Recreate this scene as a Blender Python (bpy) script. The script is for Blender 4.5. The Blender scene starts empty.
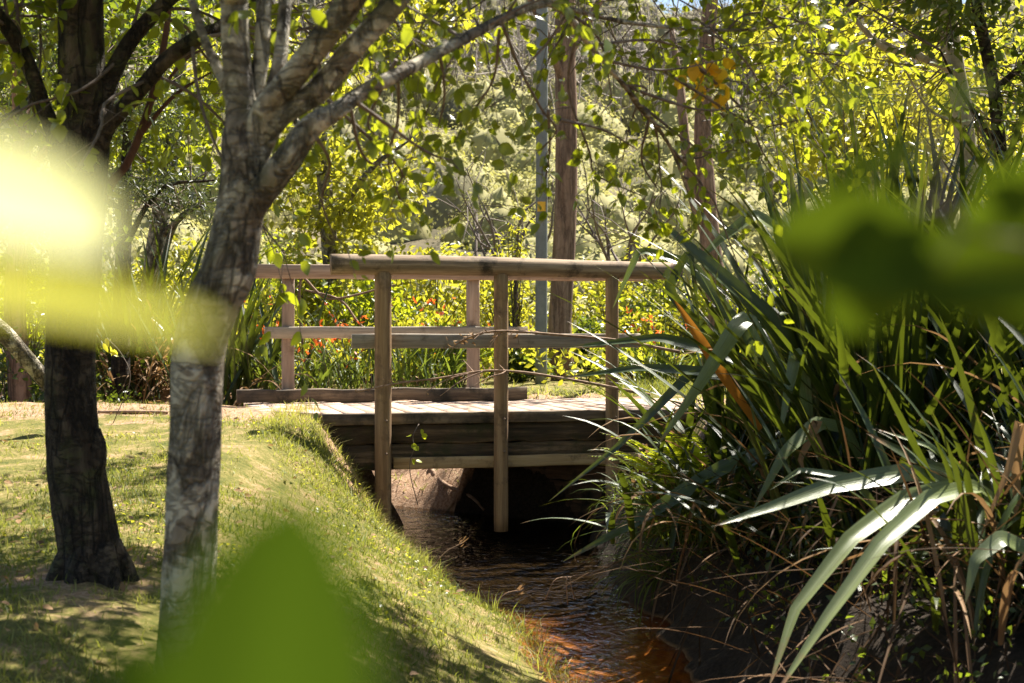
import bpy, math, random
import numpy as np
from mathutils import Vector

R = math.radians
rng = np.random.default_rng(11)
random.seed(11)
scene = bpy.context.scene
COL = scene.collection
F = 1422.2                      # focal length of the 50 mm lens in pixels of a 1024 px wide picture
EYE = 0.555                     # eye height above the bridge deck (z = 0)


def P(px, py, d):
    """point seen in the photo at px, py lying d metres ahead"""
    return np.array([(px - 512) / F * d, d, EYE - (py - 330) / F * d])


# ------------------------------------------------------------------ mesh helpers
class G:
    """collects geometry for ONE mesh object"""
    def __init__(self):
        self.v, self.f, self.t, self.b, self.n = [], [], [], [], 0

    def add(self, v, faces, tint=0.5, blade=None):
        v = np.asarray(v, float).reshape(-1, 3)
        for fa in faces:
            fa = np.asarray(fa, int)
            if len(fa):
                self.f.append(fa + self.n)
        t = np.broadcast_to(np.asarray(tint, float), (len(v),))
        self.b.append(np.full((len(v), 2), .3) if blade is None else np.asarray(blade, float))
        self.v.append(v); self.t.append(t); self.n += len(v)

    def build(self, name, mat, parent=None, smooth=True):
        me = bpy.data.meshes.new(name)
        v = np.concatenate(self.v).astype(np.float32)
        tint = np.concatenate(self.t).astype(np.float32)
        if parent is not None:      # store relative to the thing's base
            loc = np.array(parent.get('_base', (0, 0, 0)), float)
            v = v - loc.astype(np.float32)
        loops = np.concatenate([f.ravel() for f in self.f]).astype(np.int32)
        sizes = np.concatenate([np.full(len(f), f.shape[1]) for f in self.f]).astype(np.int32)
        starts = np.concatenate([[0], np.cumsum(sizes)[:-1]]).astype(np.int32)
        me.vertices.add(len(v)); me.vertices.foreach_set('co', v.ravel())
        me.loops.add(len(loops)); me.loops.foreach_set('vertex_index', loops)
        me.polygons.add(len(sizes))
        me.polygons.foreach_set('loop_start', starts)
        me.polygons.foreach_set('loop_total', sizes)
        me.update(calc_edges=True)
        me.validate()
        if smooth:
            me.polygons.foreach_set('use_smooth', np.ones(len(me.polygons), bool))
        a = me.attributes.new('tint', 'FLOAT', 'POINT')
        if len(a.data) == len(tint):
            a.data.foreach_set('value', tint)
        if any((b != .3).any() for b in self.b):
            bb = np.concatenate(self.b); a = me.attributes.new('blade', 'FLOAT_VECTOR', 'POINT')
            if len(a.data) == len(bb): a.data.foreach_set('vector', np.column_stack([bb, np.zeros(len(bb))]).astype(np.float32).ravel())
        me.materials.append(mat)
        o = bpy.data.objects.new(name, me)
        COL.objects.link(o)
        if parent is not None:
            o.parent = parent
        return o


def thing(name, label, cat, loc=(0, 0, 0), rz=0, group=None):
    o = bpy.data.objects.new(name, None); COL.objects.link(o)
    o.location = loc; o.rotation_euler = (0, 0, rz)
    o.empty_display_size = 0.1
    o['label'] = label; o['category'] = cat
    if group: o['group'] = group
    if rz == 0: o['_base'] = [float(c) for c in loc]
    return o


def tag(o, label, cat, group=None, kind=None):
    if label: o['label'] = label
    if cat: o['category'] = cat
    if group: o['group'] = group
    if kind: o['kind'] = kind
    return o


def resample(pts, n, rad=None):
    """Catmull-Rom through pts -> n points (and radii)"""
    p = np.asarray(pts, float)
    if rad is not None: p = np.column_stack([p, rad])
    q = np.vstack([2 * p[0] - p[1], p, 2 * p[-1] - p[-2]])
    u = np.linspace(0, len(p) - 1 - 1e-6, n)
    i = u.astype(int); t = (u - i)[:, None]
    a, b, c, d = q[i], q[i + 1], q[i + 2], q[i + 3]
    r = 0.5 * (2 * b + (c - a) * t + (2 * a - 5 * b + 4 * c - d) * t**2 + (3 * b - a - 3 * c + d) * t**3)
    return (r[:, :3], np.abs(r[:, 3])) if rad is not None else r


def norm(a):
    return a / np.maximum(np.linalg.norm(a, axis=-1, keepdims=True), 1e-9)


def hash2(ix, iy, s):
    h = np.sin(ix * 127.1 + iy * 311.7 + s * 74.7) * 43758.5453
    return h - np.floor(h)


def vnoise(x, y, s=0):
    x = np.asarray(x, float); y = np.asarray(y, float)
    ix, iy = np.floor(x), np.floor(y); fx, fy = x - ix, y - iy
    fx = fx * fx * (3 - 2 * fx); fy = fy * fy * (3 - 2 * fy)
    return (hash2(ix, iy, s) * (1 - fx) + hash2(ix + 1, iy, s) * fx) * (1 - fy) + \
           (hash2(ix, iy + 1, s) * (1 - fx) + hash2(ix + 1, iy + 1, s) * fx) * fy


def fbm(x, y, s=0, o=4):
    return sum(vnoise(x * 2**k, y * 2**k, s + k) * 0.5**k for k in range(o)) / sum(0.5**k for k in range(o))


def tube(g, pts, rad, sides=10, n=None, rough=0.0, tint=0.5, seed=0, cap=True):
    pts = np.asarray(pts, float); rad = np.broadcast_to(np.asarray(rad, float), (len(pts),))
    if n: pts, rad = resample(pts, n, rad)
    m = len(pts)
    tan = norm(np.gradient(pts, axis=0))
    ref = np.array([1., 0, 0]) if abs(tan[0][0]) < 0.8 else np.array([0, 0, 1.])
    u = norm(np.cross(tan[0], ref)); U = []
    for k in range(m):
        u = norm(u - tan[k] * np.dot(u, tan[k])); U.append(u)
    U = np.array(U); W = np.cross(tan, U)
    a = np.arange(sides) * 2 * math.pi / sides
    rr = np.repeat(rad[:, None], sides, 1)
    if rough:
        L = np.concatenate([[0], np.cumsum(np.linalg.norm(np.diff(pts, axis=0), axis=1))])[:, None]
        k = 1 / max(rad.max(), 1e-4)
        ca, sa = np.cos(a)[None], np.sin(a)[None]
        nz = fbm(ca * 1.3 + 7 + L * k * .35, sa * 1.3 + 3 + L * k * .22, seed) - 0.5
        nz2 = fbm(ca * 4 + 9 + L * k * .6, sa * 4 + L * k * .5, seed + 9, 3) - 0.5
        rr = rr * (1 + rough * (1.3 * nz + .7 * nz2))
    v = pts[:, None] + rr[..., None] * (np.cos(a)[None, :, None] * U[:, None] + np.sin(a)[None, :, None] * W[:, None])
    v = v.reshape(-1, 3)
    i = np.arange(m - 1)[:, None] * sides; j = np.arange(sides)[None]; j2 = (j + 1) % sides
    q = np.stack([i + j, i + j2, i + sides + j2, i + sides + j], -1).reshape(-1, 4)
    faces = [q]
    if cap:
        v = np.vstack([v, pts[0], pts[-1]]); c0, c1 = m * sides, m * sides + 1
        jj = np.arange(sides); jn = (jj + 1) % sides
        faces += [np.stack([np.full(sides, c0), jn, jj], -1),
                  np.stack([np.full(sides, c1), (m - 1) * sides + jj, (m - 1) * sides + jn], -1)]
    g.add(v, faces, tint)


def twigs(g, P0, P1, P2, r):
    """many thin three-point twigs at once (triangular section)"""
    P0, P1, P2 = (np.asarray(a, float) for a in (P0, P1, P2)); r = np.asarray(r, float)
    if len(P0) == 0: return
    t = norm(P2 - P0); u = norm(np.cross(t, rng.normal(size=t.shape))); w = np.cross(t, u)
    ring = []
    for Q, s in ((P0, 1.), (P1, .75), (P2, .35)):
        for k in range(3):
            an = k * 2.0944
            ring.append(Q + (r * s)[:, None] * (math.cos(an) * u + math.sin(an) * w))
    v = np.stack(ring, 1); n = len(P0)
    fs = np.array([[a * 3 + k, a * 3 + (k + 1) % 3, a * 3 + 3 + (k + 1) % 3, a * 3 + 3 + k] for a in range(2) for k in range(3)])
    g.add(v.reshape(-1, 3), [(np.arange(n)[:, None, None] * 9 + fs[None]).reshape(-1, 4)])


OV_T = np.array([0, .18, .18, .18, .48, .48, .48, .8, .8, .8, 1.])
OV_S = np.array([0, -.36, 0, .36, -.5, 0, .5, -.27, 0, .27, 0.])
OV_F3 = np.array([[0, 2, 1], [0, 3, 2], [7, 8, 10], [8, 9, 10]])
OV_F4 = np.array([[1, 2, 5, 4], [2, 3, 6, 5], [4, 5, 8, 7], [5, 6, 9, 8]])
DI_T = np.array([0, .45, 1, .45]); DI_S = np.array([0, .5, 0, -.5])


def leaves(g, pos, dr, nr, ln, wd, tint, fine=True, fold=.22, curl=.18):
    pos = np.asarray(pos, float); n = len(pos)
    if n == 0: return
    d = norm(np.asarray(dr, float)); nr = np.asarray(nr, float)
    s = norm(np.cross(d, nr)); u = np.cross(s, d)
    ln = np.broadcast_to(ln, (n,))[:, None, None]; wd = np.broadcast_to(wd, (n,))[:, None, None]
    T, S = (OV_T, OV_S) if fine else (DI_T, DI_S)
    H = (np.abs(S) * fold)[None, :, None] * wd - (T**2 * curl)[None, :, None] * ln
    v = pos[:, None] + T[None, :, None] * ln * d[:, None] + S[None, :, None] * wd * s[:, None] + H * u[:, None]
    k = len(T)
    off = (np.arange(n) * k)[:, None, None]
    tt = np.repeat(np.broadcast_to(tint, (n,)), k)
    if fine:
        g.add(v.reshape(-1, 3), [(off + OV_F3).reshape(-1, 3), (off + OV_F4).reshape(-1, 4)], tt)
    else:
        g.add(v.reshape(-1, 3), [(off + np.array([[0, 1, 2], [0, 2, 3]])).reshape(-1, 3)], tt)


def rdir(n):
    return norm(rng.normal(size=(n, 3)))


def blade(g, ctrl, w, up=(0, 0, 1), fold=.3, tint=.5, n=18, twist=0, tipw=0.0, kink=0):
    """one strap leaf through control points"""
    p = resample(ctrl, n); t = np.linspace(0, 1, n)
    if kink:
        c_ = np.asarray(ctrl, float); q_ = t * (len(c_) - 1); i_ = np.minimum(q_.astype(int), len(c_) - 2); lin = c_[i_] + (c_[i_ + 1] - c_[i_]) * (q_ - i_)[:, None]
        p = p * (1 - kink) + lin * kink
    tan = norm(np.gradient(p, axis=0)); up = np.broadcast_to(np.asarray(up, float), p.shape)
    s = norm(np.cross(tan, up)); u = np.cross(s, tan)
    if twist:
        a = (twist * t)[:, None]; s, u = s * np.cos(a) + u * np.sin(a), u * np.cos(a) - s * np.sin(a)
    prof = np.clip(.55 + t * 1.6, 0, 1) * np.clip((1 - t) / .5, 0, 1)**.75 + tipw
    hw = (w * .5 * prof)[:, None]
    L, Rr, C = p - s * hw + u * hw * fold, p + s * hw + u * hw * fold, p
    L2, R2 = p - s * hw * .5 + u * hw * fold * .42, p + s * hw * .5 + u * hw * fold * .42
    v = np.stack([L, L2, C, R2, Rr], 1).reshape(-1, 3)
    i = np.arange(n - 1)[:, None] * 5; j = np.arange(4)[None]
    bl_ = np.stack([np.broadcast_to(np.array([0, .25, .5, .75, 1.]), (n, 5)), np.repeat(t[:, None], 5, 1)], -1).reshape(-1, 2)
    g.add(v, [np.stack([i + j, i + j + 1, i + j + 6, i + j + 5], -1).reshape(-1, 4)], tint, bl_)


def strap(base, az, el, L, droop, n=7):
    """control points of an arching strap leaf"""
    pts = [np.array(base, float)]; e = el
    for k in range(n):
        st = L / n
        pts.append(pts[-1] + st * np.array([math.cos(az) * math.cos(e), math.sin(az) * math.cos(e), math.sin(e)]))
        e -= droop * (0.25 + 1.5 * k / n) / n
    return pts


def straps(g, base, N, L, w, el, droop, az=(0, 6.283), spread=.1, tint=(0, 1), fold=.3, n=9):
    for _ in range(N):
        a = random.uniform(*az)
        b = np.array(base) + np.array([random.gauss(0, spread), random.gauss(0, spread), 0])
        blade(g, strap(b, a, random.uniform(*el), random.uniform(*L), random.uniform(*droop)), random.uniform(*w),
              fold=fold, tint=random.uniform(*tint), n=n, twist=random.uniform(-.7, .7))


def box(g, c, s, rz=0, tint=.5, jit=0.0, seg=1):
    """bevel-free board: centre c, size s; jit warps the corners a little"""
    c = np.array(c, float); s = np.array(s, float) / 2
    b = min(.006, s.min() * .3)
    # chamfered box cross-section swept along x
    y, z = s[1], s[2]
    prof = np.array([[-y + b, -z], [y - b, -z], [y, -z + b], [y, z - b], [y - b, z], [-y + b, z], [-y, z - b], [-y, -z + b]])
    xs = np.linspace(-s[0], s[0], seg + 1)
    rings = []
    for x in xs:
        pr = prof.copy()
        if jit: pr = pr + rng.normal(size=2) * jit
        rings.append(np.column_stack([np.full(8, x), pr]))
    v = np.array(rings).reshape(-1, 3)
    if jit: v[:, 1:] += rng.normal(size=(len(v), 2)) * jit * .4
    if rz:
        ca, sa = math.cos(rz), math.sin(rz)
        v = v @ np.array([[ca, sa, 0], [-sa, ca, 0], [0, 0, 1]])
    v = v + c
    i = np.arange(seg)[:, None] * 8; j = np.arange(8)[None]; j2 = (j + 1) % 8
    q = np.stack([i + j, i + j2, i + 8 + j2, i + 8 + j], -1).reshape(-1, 4)
    e = np.array([[7, 6, 5, 4, 3, 2, 1, 0], [seg * 8 + k for k in range(8)]])
    g.add(v, [q, e], tint)


# ------------------------------------------------------------------ materials
def nodes(name):
    m = bpy.data.materials.new(name); m.use_nodes = True
    nt = m.node_tree; nt.nodes.clear()
    return m, nt, lambda t, **k: mk(nt, t, **k)


def mk(nt, t, **k):
    n = nt.nodes.new(t)
    for a, b in k.items():
        if a.startswith('i_'): n.inputs[a[2:].replace('_', ' ')].default_value = b
        else: setattr(n, a, b)
    return n


def ramp(nt, src, stops):
    r = nt.nodes.new('ShaderNodeValToRGB')
    e = r.color_ramp.elements
    while len(e) < len(stops): e.new(.5)
    for el, (p, c) in zip(e, stops):
        el.position = p; el.color = (*c, 1) if len(c) == 3 else c
    nt.links.new(src, r.inputs[0]); return r.outputs[0]


def leaf_mat(name, dark, light, trans, amount=.4, rough=.42, spec=.5, noise=0, veins=False):
    m, nt, N = nodes(name); L = nt.links
    at = N('ShaderNodeAttribute', attribute_name='tint')
    src = at.outputs['Fac']
    if noise:
        tc = N('ShaderNodeTexCoord'); nz = N('ShaderNodeTexNoise', i_Scale=noise, i_Detail=3.0)
        L.new(tc.outputs['Object'], nz.inputs['Vector'])
        ma = N('ShaderNodeMath', operation='MULTIPLY_ADD', i_Value=0); L.new(nz.outputs[0], ma.inputs[0]); ma.inputs[1].default_value = .8
        sb = N('ShaderNodeMath', operation='SUBTRACT'); L.new(src, sb.inputs[0]); sb.inputs[1].default_value = .4
        L.new(sb.outputs[0], ma.inputs[2]); src = ma.outputs[0]
    base = ramp(nt, src, [(0, dark), (1, light)])
    tr = ramp(nt, src, [(0, tuple(.65 * c for c in trans)), (1, trans)])
    p = N('ShaderNodeBsdfPrincipled', i_Roughness=rough); p.inputs['Specular IOR Level'].default_value = spec
    if veins:
        ab = N('ShaderNodeAttribute', attribute_name='blade'); sp = N('ShaderNodeSeparateXYZ'); L.new(ab.outputs['Vector'], sp.inputs[0])
        tc2 = N('ShaderNodeTexCoord'); cv = N('ShaderNodeCombineXYZ')
        mu = N('ShaderNodeMath', operation='MULTIPLY'); L.new(sp.outputs[0], mu.inputs[0]); mu.inputs[1].default_value = 24
        mv = N('ShaderNodeMath', operation='MULTIPLY'); L.new(sp.outputs[1], mv.inputs[0]); mv.inputs[1].default_value = 2.5
        ad3 = N('ShaderNodeMath', operation='MULTIPLY_ADD'); L.new(at.outputs['Fac'], ad3.inputs[0]); ad3.inputs[1].default_value = 37; ad3.inputs[2].default_value = 0
        L.new(mu.outputs[0], cv.inputs[0]); L.new(mv.outputs[0], cv.inputs[1]); L.new(ad3.outputs[0], cv.inputs[2])
        vn = N('ShaderNodeTexNoise', i_Scale=1.0, i_Detail=3.0); L.new(cv.outputs[0], vn.inputs['Vector'])
        st = ramp(nt, vn.outputs[0], [(.3, (.55, .55, .55)), (.65, (1.15, 1.15, 1.15))])
        ml = N('ShaderNodeMix', data_type='RGBA', blend_type='MULTIPLY'); ml.inputs[0].default_value = 1; L.new(base, ml.inputs[6]); L.new(st, ml.inputs[7])
        # brown withered tips and blotches
        bz = N('ShaderNodeTexNoise', i_Scale=14.0, i_Detail=4.0); L.new(tc2.outputs['Object'], bz.inputs['Vector'])
        tp = N('ShaderNodeMath', operation='MULTIPLY_ADD'); L.new(bz.outputs[0], tp.inputs[0]); tp.inputs[1].default_value = .5; L.new(sp.outputs[1], tp.inputs[2])
        fb = ramp(nt, tp.outputs[0], [(.0, (0, 0, 0)), (.0, (0, 0, 0))]); nt.nodes.remove(fb.node)
        mr = N('ShaderNodeMapRange'); L.new(tp.outputs[0], mr.inputs[0]); mr.inputs[1].default_value = 1.14; mr.inputs[2].default_value = 1.27
        mb = N('ShaderNodeMix', data_type='RGBA'); L.new(mr.outputs[0], mb.inputs[0]); L.new(ml.outputs[2], mb.inputs[6]); mb.inputs[7].default_value = (.20, .11, .05, 1)
        base = mb.outputs[2]
        vb = N('ShaderNodeBump', i_Strength=.35, i_Distance=.004); L.new(vn.outputs[0], vb.inputs['Height']); L.new(vb.outputs[0], p.inputs['Normal'])
    L.new(base, p.inputs['Base Color'])
    t = N('ShaderNodeBsdfTranslucent'); L.new(tr, t.inputs['Color'])
    mx = N('ShaderNodeMixShader'); mx.inputs[0].default_value = amount
    L.new(p.outputs[0], mx.inputs[1]); L.new(t.outputs[0], mx.inputs[2])
    o = N('ShaderNodeOutputMaterial'); L.new(mx.outputs[0], o.inputs[0])
    return m


def strap_mat(name, dark, light, trans, amount, rough, streak=True, tipcol=None):
    return leaf_mat(name, dark, light, trans, amount, rough, .5, noise=6)


def bark_mat(name, cols, scale=14, stretch=.3, crack=.5, bump=.6, patch=None, patch_scale=9, moss=None):
    m, nt, N = nodes(name); L = nt.links
    tc = N('ShaderNodeTexCoord'); mp = N('ShaderNodeMapping'); mp.inputs['Scale'].default_value = (1, 1, stretch)
    L.new(tc.outputs['Object'], mp.inputs['Vector'])
    nz = N('ShaderNodeTexNoise', i_Scale=scale, i_Detail=7.0, i_Roughness=.65, i_Distortion=.6); L.new(mp.outputs[0], nz.inputs['Vector'])
    base = ramp(nt, nz.outputs[0], [(.3, cols[0]), (.5, cols[1]), (.7, cols[2])])
    if patch:
        pz = N('ShaderNodeTexNoise', i_Scale=patch_scale, i_Detail=5.0, i_Roughness=.6, i_Distortion=.8); L.new(tc.outputs['Object'], pz.inputs['Vector'])
        fac = ramp(nt, pz.outputs[0], [(.48, (0, 0, 0)), (.53, (1, 1, 1))])
        mx = N('ShaderNodeMix', data_type='RGBA'); L.new(fac, mx.inputs[0]); L.new(base, mx.inputs[6]); mx.inputs[7].default_value = (*patch, 1)
        base = mx.outputs[2]
    if moss:
        pz = N('ShaderNodeTexNoise', i_Scale=patch_scale * .6, i_Detail=6.0, i_Roughness=.7); mp2 = N('ShaderNodeMapping'); mp2.inputs['Location'].default_value = (3, 5, 1)
        L.new(tc.outputs['Object'], mp2.inputs[0]); L.new(mp2.outputs[0], pz.inputs['Vector'])
        fac = ramp(nt, pz.outputs[0], [(.5, (0, 0, 0)), (.62, (.8, .8, .8))])
        mx = N('ShaderNodeMix', data_type='RGBA'); L.new(fac, mx.inputs[0]); L.new(base, mx.inputs[6]); mx.inputs[7].default_value = (*moss, 1)
        base = mx.outputs[2]
    cks = []
    for sc, st in ((scale * .55, (1, 1, stretch)), (scale * .9, (.6, .6, min(1.6, stretch * 4)))):
        m3 = N('ShaderNodeMapping'); m3.inputs['Scale'].default_value = st; L.new(tc.outputs['Object'], m3.inputs[0])
        wz = N('ShaderNodeTexNoise', i_Scale=sc, i_Detail=5.0, i_Roughness=.6, i_Distortion=.5); L.new(m3.outputs[0], wz.inputs['Vector'])
        s1 = N('ShaderNodeMath', operation='SUBTRACT'); L.new(wz.outputs[0], s1.inputs[0]); s1.inputs[1].default_value = .5
        s2 = N('ShaderNodeMath', operation='ABSOLUTE'); L.new(s1.outputs[0], s2.inputs[0])
        ck_ = crack * (1 if not cks else .55); cks.append(ramp(nt, s2.outputs[0], [(0, (1 - ck_,) * 3), (.045, (1, 1, 1))]))
    cm = N('ShaderNodeMix', data_type='RGBA', blend_type='MULTIPLY'); cm.inputs[0].default_value = 1; L.new(cks[0], cm.inputs[6]); L.new(cks[1], cm.inputs[7])
    ck = cm.outputs[2]
    ml = N('ShaderNodeMix', data_type='RGBA', blend_type='MULTIPLY'); ml.inputs[0].default_value = 1
    L.new(base, ml.inputs[6]); L.new(ck, ml.inputs[7])
    hs = N('ShaderNodeMath', operation='MULTIPLY'); L.new(nz.outputs[0], hs.inputs[0]); L.new(ck, hs.inputs[1])
    bp = N('ShaderNodeBump', i_Strength=bump, i_Distance=.02); L.new(hs.outputs[0], bp.inputs['Height'])
    p = N('ShaderNodeBsdfPrincipled', i_Roughness=.85); p.inputs['Specular IOR Level'].default_value = .25
    L.new(ml.outputs[2], p.inputs['Base Color']); L.new(bp.outputs[0], p.inputs['Normal'])
    o = N('ShaderNodeOutputMaterial'); L.new(p.outputs[0], o.inputs[0])
    return m


def wood_mat(name, cols, axis='X', scale=30, dirt=None, dirt_amt=.5, bump=.35, rough=.8):
    m, nt, N = nodes(name); L = nt.links
    tc = N('ShaderNodeTexCoord'); mp = N('ShaderNodeMapping')
    mp.inputs['Scale'].default_value = {'X': (.06, 1, 1), 'Y': (1, .06, 1), 'Z': (1, 1, .06)}[axis]
    L.new(tc.outputs['Object'], mp.inputs['Vector'])
    at = N('ShaderNodeAttribute', attribute_name='tint')
    cb = N('ShaderNodeVectorMath', operation='ADD'); L.new(mp.outputs[0], cb.inputs[0]); L.new(at.outputs['Vector'], cb.inputs[1])
    nz = N('ShaderNodeTexNoise', i_Scale=scale, i_Detail=8.0, i_Roughness=.7); L.new(cb.outputs[0], nz.inputs['Vector'])
    base = ramp(nt, nz.outputs[0], [(.3, cols[0]), (.5, cols[1]), (.68, cols[2])])
    tv = N('ShaderNodeHueSaturation'); ma = N('ShaderNodeMath', operation='MULTIPLY_ADD'); L.new(at.outputs['Fac'], ma.inputs[0]); ma.inputs[1].default_value = .5; ma.inputs[2].default_value = .75
    L.new(ma.outputs[0], tv.inputs['Value']); L.new(base, tv.inputs['Color']); base = tv.outputs[0]
    n2 = N('ShaderNodeTexNoise', i_Scale=5.0, i_Detail=6.0, i_Roughness=.7); L.new(tc.outputs['Object'], n2.inputs['Vector'])
    if dirt:
        fac = ramp(nt, n2.outputs[0], [(.62 - .3 * dirt_amt, (0, 0, 0)), (.75 - .2 * dirt_amt, (1, 1, 1))])
        mx = N('ShaderNodeMix', data_type='RGBA'); L.new(fac, mx.inputs[0]); L.new(base, mx.inputs[6]); mx.inputs[7].default_value = (*dirt, 1)
        base = mx.outputs[2]
    bp = N('ShaderNodeBump', i_Strength=bump, i_Distance=.01); L.new(nz.outputs[0], bp.inputs['Height'])
    p = N('ShaderNodeBsdfPrincipled', i_Roughness=rough); p.inputs['Specular IOR Level'].default_value = .3
    L.new(base, p.inputs['Base Color']); L.new(bp.outputs[0], p.inputs['Normal'])
    o = N('ShaderNodeOutputMaterial'); L.new(p.outputs[0], o.inputs[0])
    return m


def plain_mat(name, c, rough=.6, metal=0, noise=0, c2=None, spec=.4, bump=0):
    m, nt, N = nodes(name); L = nt.links
    p = N('ShaderNodeBsdfPrincipled', i_Roughness=rough, i_Metallic=metal); p.inputs['Specular IOR Level'].default_value = spec
    p.inputs['Base Color'].default_value = (*c, 1)
    if noise:
        tc = N('ShaderNodeTexCoord'); nz = N('ShaderNodeTexNoise', i_Scale=noise, i_Detail=6.0, i_Roughness=.65); L.new(tc.outputs['Object'], nz.inputs['Vector'])
        L.new(ramp(nt, nz.outputs[0], [(.35, c), (.65, c2 or tuple(1.4 * k for k in c))]), p.inputs['Base Color'])
        if bump:
            bp = N('ShaderNodeBump', i_Strength=bump, i_Distance=.03); L.new(nz.outputs[0], bp.inputs['Height']); L.new(bp.outputs[0], p.inputs['Normal'])
    o = N('ShaderNodeOutputMaterial'); L.new(p.outputs[0], o.inputs[0])
    return m


def ground_mat():
    m, nt, N = nodes('ground'); L = nt.links
    tc = N('ShaderNodeTexCoord')
    at = N('ShaderNodeAttribute', attribute_name='tint')      # 0 turf .. 1 bare earth
    n1 = N('ShaderNodeTexNoise', i_Scale=5.0, i_Detail=8.0, i_Roughness=.7); L.new(tc.outputs['Object'], n1.inputs[0])
    n2 = N('ShaderNodeTexNoise', i_Scale=45.0, i_Detail=6.0, i_Roughness=.75); L.new(tc.outputs['Object'], n2.inputs[0])
    tm = N('ShaderNodeMath', operation='MULTIPLY_ADD'); L.new(n2.outputs[0], tm.inputs[0]); tm.inputs[1].default_value = .55
    tn1 = N('ShaderNodeMath', operation='MULTIPLY_ADD'); L.new(n1.outputs[0], tn1.inputs[0]); tn1.inputs[1].default_value = .8; tn1.inputs[2].default_value = -.17; L.new(tn1.outputs[0], tm.inputs[2])
    turf = ramp(nt, tm.outputs[0], [(.34, (.06, .075, .014)), (.5, (.15, .135, .035)), (.64, (.30, .22, .10))])
    earth = ramp(nt, n2.outputs[0], [(.3, (.12, .07, .04)), (.5, (.33, .205, .125)), (.72, (.50, .37, .26))])
    ad = N('ShaderNodeMath', operation='MULTIPLY_ADD'); L.new(n1.outputs[0], ad.inputs[0]); ad.inputs[1].default_value = 1.0
    sb = N('ShaderNodeMath', operation='SUBTRACT'); L.new(at.outputs['Fac'], sb.inputs[0]); sb.inputs[1].default_value = .5
    L.new(sb.outputs[0], ad.inputs[2])
    fac = ramp(nt, ad.outputs[0], [(.42, (0, 0, 0)), (.6, (1, 1, 1))])
    dark_soil = ramp(nt, n2.outputs[0], [(.3, (.012, .009, .006)), (.55, (.035, .025, .017)), (.75, (.07, .05, .034))])
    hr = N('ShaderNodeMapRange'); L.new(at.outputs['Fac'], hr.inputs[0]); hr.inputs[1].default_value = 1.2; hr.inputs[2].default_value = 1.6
    em = N('ShaderNodeMix', data_type='RGBA'); L.new(hr.outputs[0], em.inputs[0]); L.new(earth, em.inputs[6]); L.new(dark_soil, em.inputs[7]); earth = em.outputs[2]
    mx = N('ShaderNodeMix', data_type='RGBA'); L.new(fac, mx.inputs[0]); L.new(turf, mx.inputs[6]); L.new(earth, mx.inputs[7])
    # iron-orange silt on the stream bed, by depth; shade upstream painted as near-black bed
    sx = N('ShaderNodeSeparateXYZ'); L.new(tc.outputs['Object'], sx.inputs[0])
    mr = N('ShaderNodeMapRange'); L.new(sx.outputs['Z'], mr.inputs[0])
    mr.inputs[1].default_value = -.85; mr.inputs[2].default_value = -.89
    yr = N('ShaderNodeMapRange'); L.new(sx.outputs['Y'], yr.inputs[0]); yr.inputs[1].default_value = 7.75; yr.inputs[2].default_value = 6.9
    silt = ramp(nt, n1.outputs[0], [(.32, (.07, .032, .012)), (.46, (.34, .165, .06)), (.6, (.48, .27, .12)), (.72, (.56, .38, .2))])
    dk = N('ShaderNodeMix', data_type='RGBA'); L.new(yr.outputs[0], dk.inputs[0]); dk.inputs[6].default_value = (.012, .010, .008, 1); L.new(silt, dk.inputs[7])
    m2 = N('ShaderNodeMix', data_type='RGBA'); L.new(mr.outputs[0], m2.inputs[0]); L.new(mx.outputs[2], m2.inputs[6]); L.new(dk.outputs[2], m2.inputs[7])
    bp = N('ShaderNodeBump', i_Strength=.7, i_Distance=.03); L.new(n2.outputs[0], bp.inputs['Height'])
    p = N('ShaderNodeBsdfPrincipled', i_Roughness=.95); p.inputs['Specular IOR Level'].default_value = .15
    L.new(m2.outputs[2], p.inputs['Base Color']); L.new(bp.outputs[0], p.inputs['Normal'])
    o = N('ShaderNodeOutputMaterial'); L.new(p.outputs[0], o.inputs[0])
    return m


def water_mat():
    m, nt, N = nodes('stream_water'); L = nt.links
    tc = N('ShaderNodeTexCoord'); mp = N('ShaderNodeMapping'); mp.inputs['Scale'].default_value = (1, .6, 1); mp.inputs['Rotation'].default_value = (0, 0, -.25)
    L.new(tc.outputs['Object'], mp.inputs[0])
    nz = N('ShaderNodeTexNoise', i_Scale=13.0, i_Detail=3.0, i_Roughness=.5, i_Distortion=1.0); L.new(mp.outputs[0], nz.inputs[0])
    bp = N('ShaderNodeBump', i_Strength=1.0, i_Distance=.06); L.new(nz.outputs[0], bp.inputs['Height'])
    sy = N('ShaderNodeSeparateXYZ'); L.new(tc.outputs['Object'], sy.inputs[0]); ry = N('ShaderNodeMapRange'); L.new(sy.outputs['Y'], ry.inputs[0])
    ry.inputs[1].default_value = 7.0; ry.inputs[2].default_value = 8.2; ry.inputs[3].default_value = .22; ry.inputs[4].default_value = .65; L.new(ry.outputs[0], bp.inputs['Strength'])
    gl = N('ShaderNodeBsdfGlossy', i_Roughness=.04); L.new(bp.outputs[0], gl.inputs['Normal'])
    tr = N('ShaderNodeBsdfTransparent'); tr.inputs[0].default_value = (.80, .64, .42, 1)
    fr = N('ShaderNodeFresnel', i_IOR=1.4); L.new(bp.outputs[0], fr.inputs['Normal'])
    mx = N('ShaderNodeMixShader'); L.new(fr.outputs[0], mx.inputs[0]); L.new(tr.outputs[0], mx.inputs[1]); L.new(gl.outputs[0], mx.inputs[2])
    o = N('ShaderNodeOutputMaterial'); L.new(mx.outputs[0], o.inputs[0])
    return m


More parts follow.
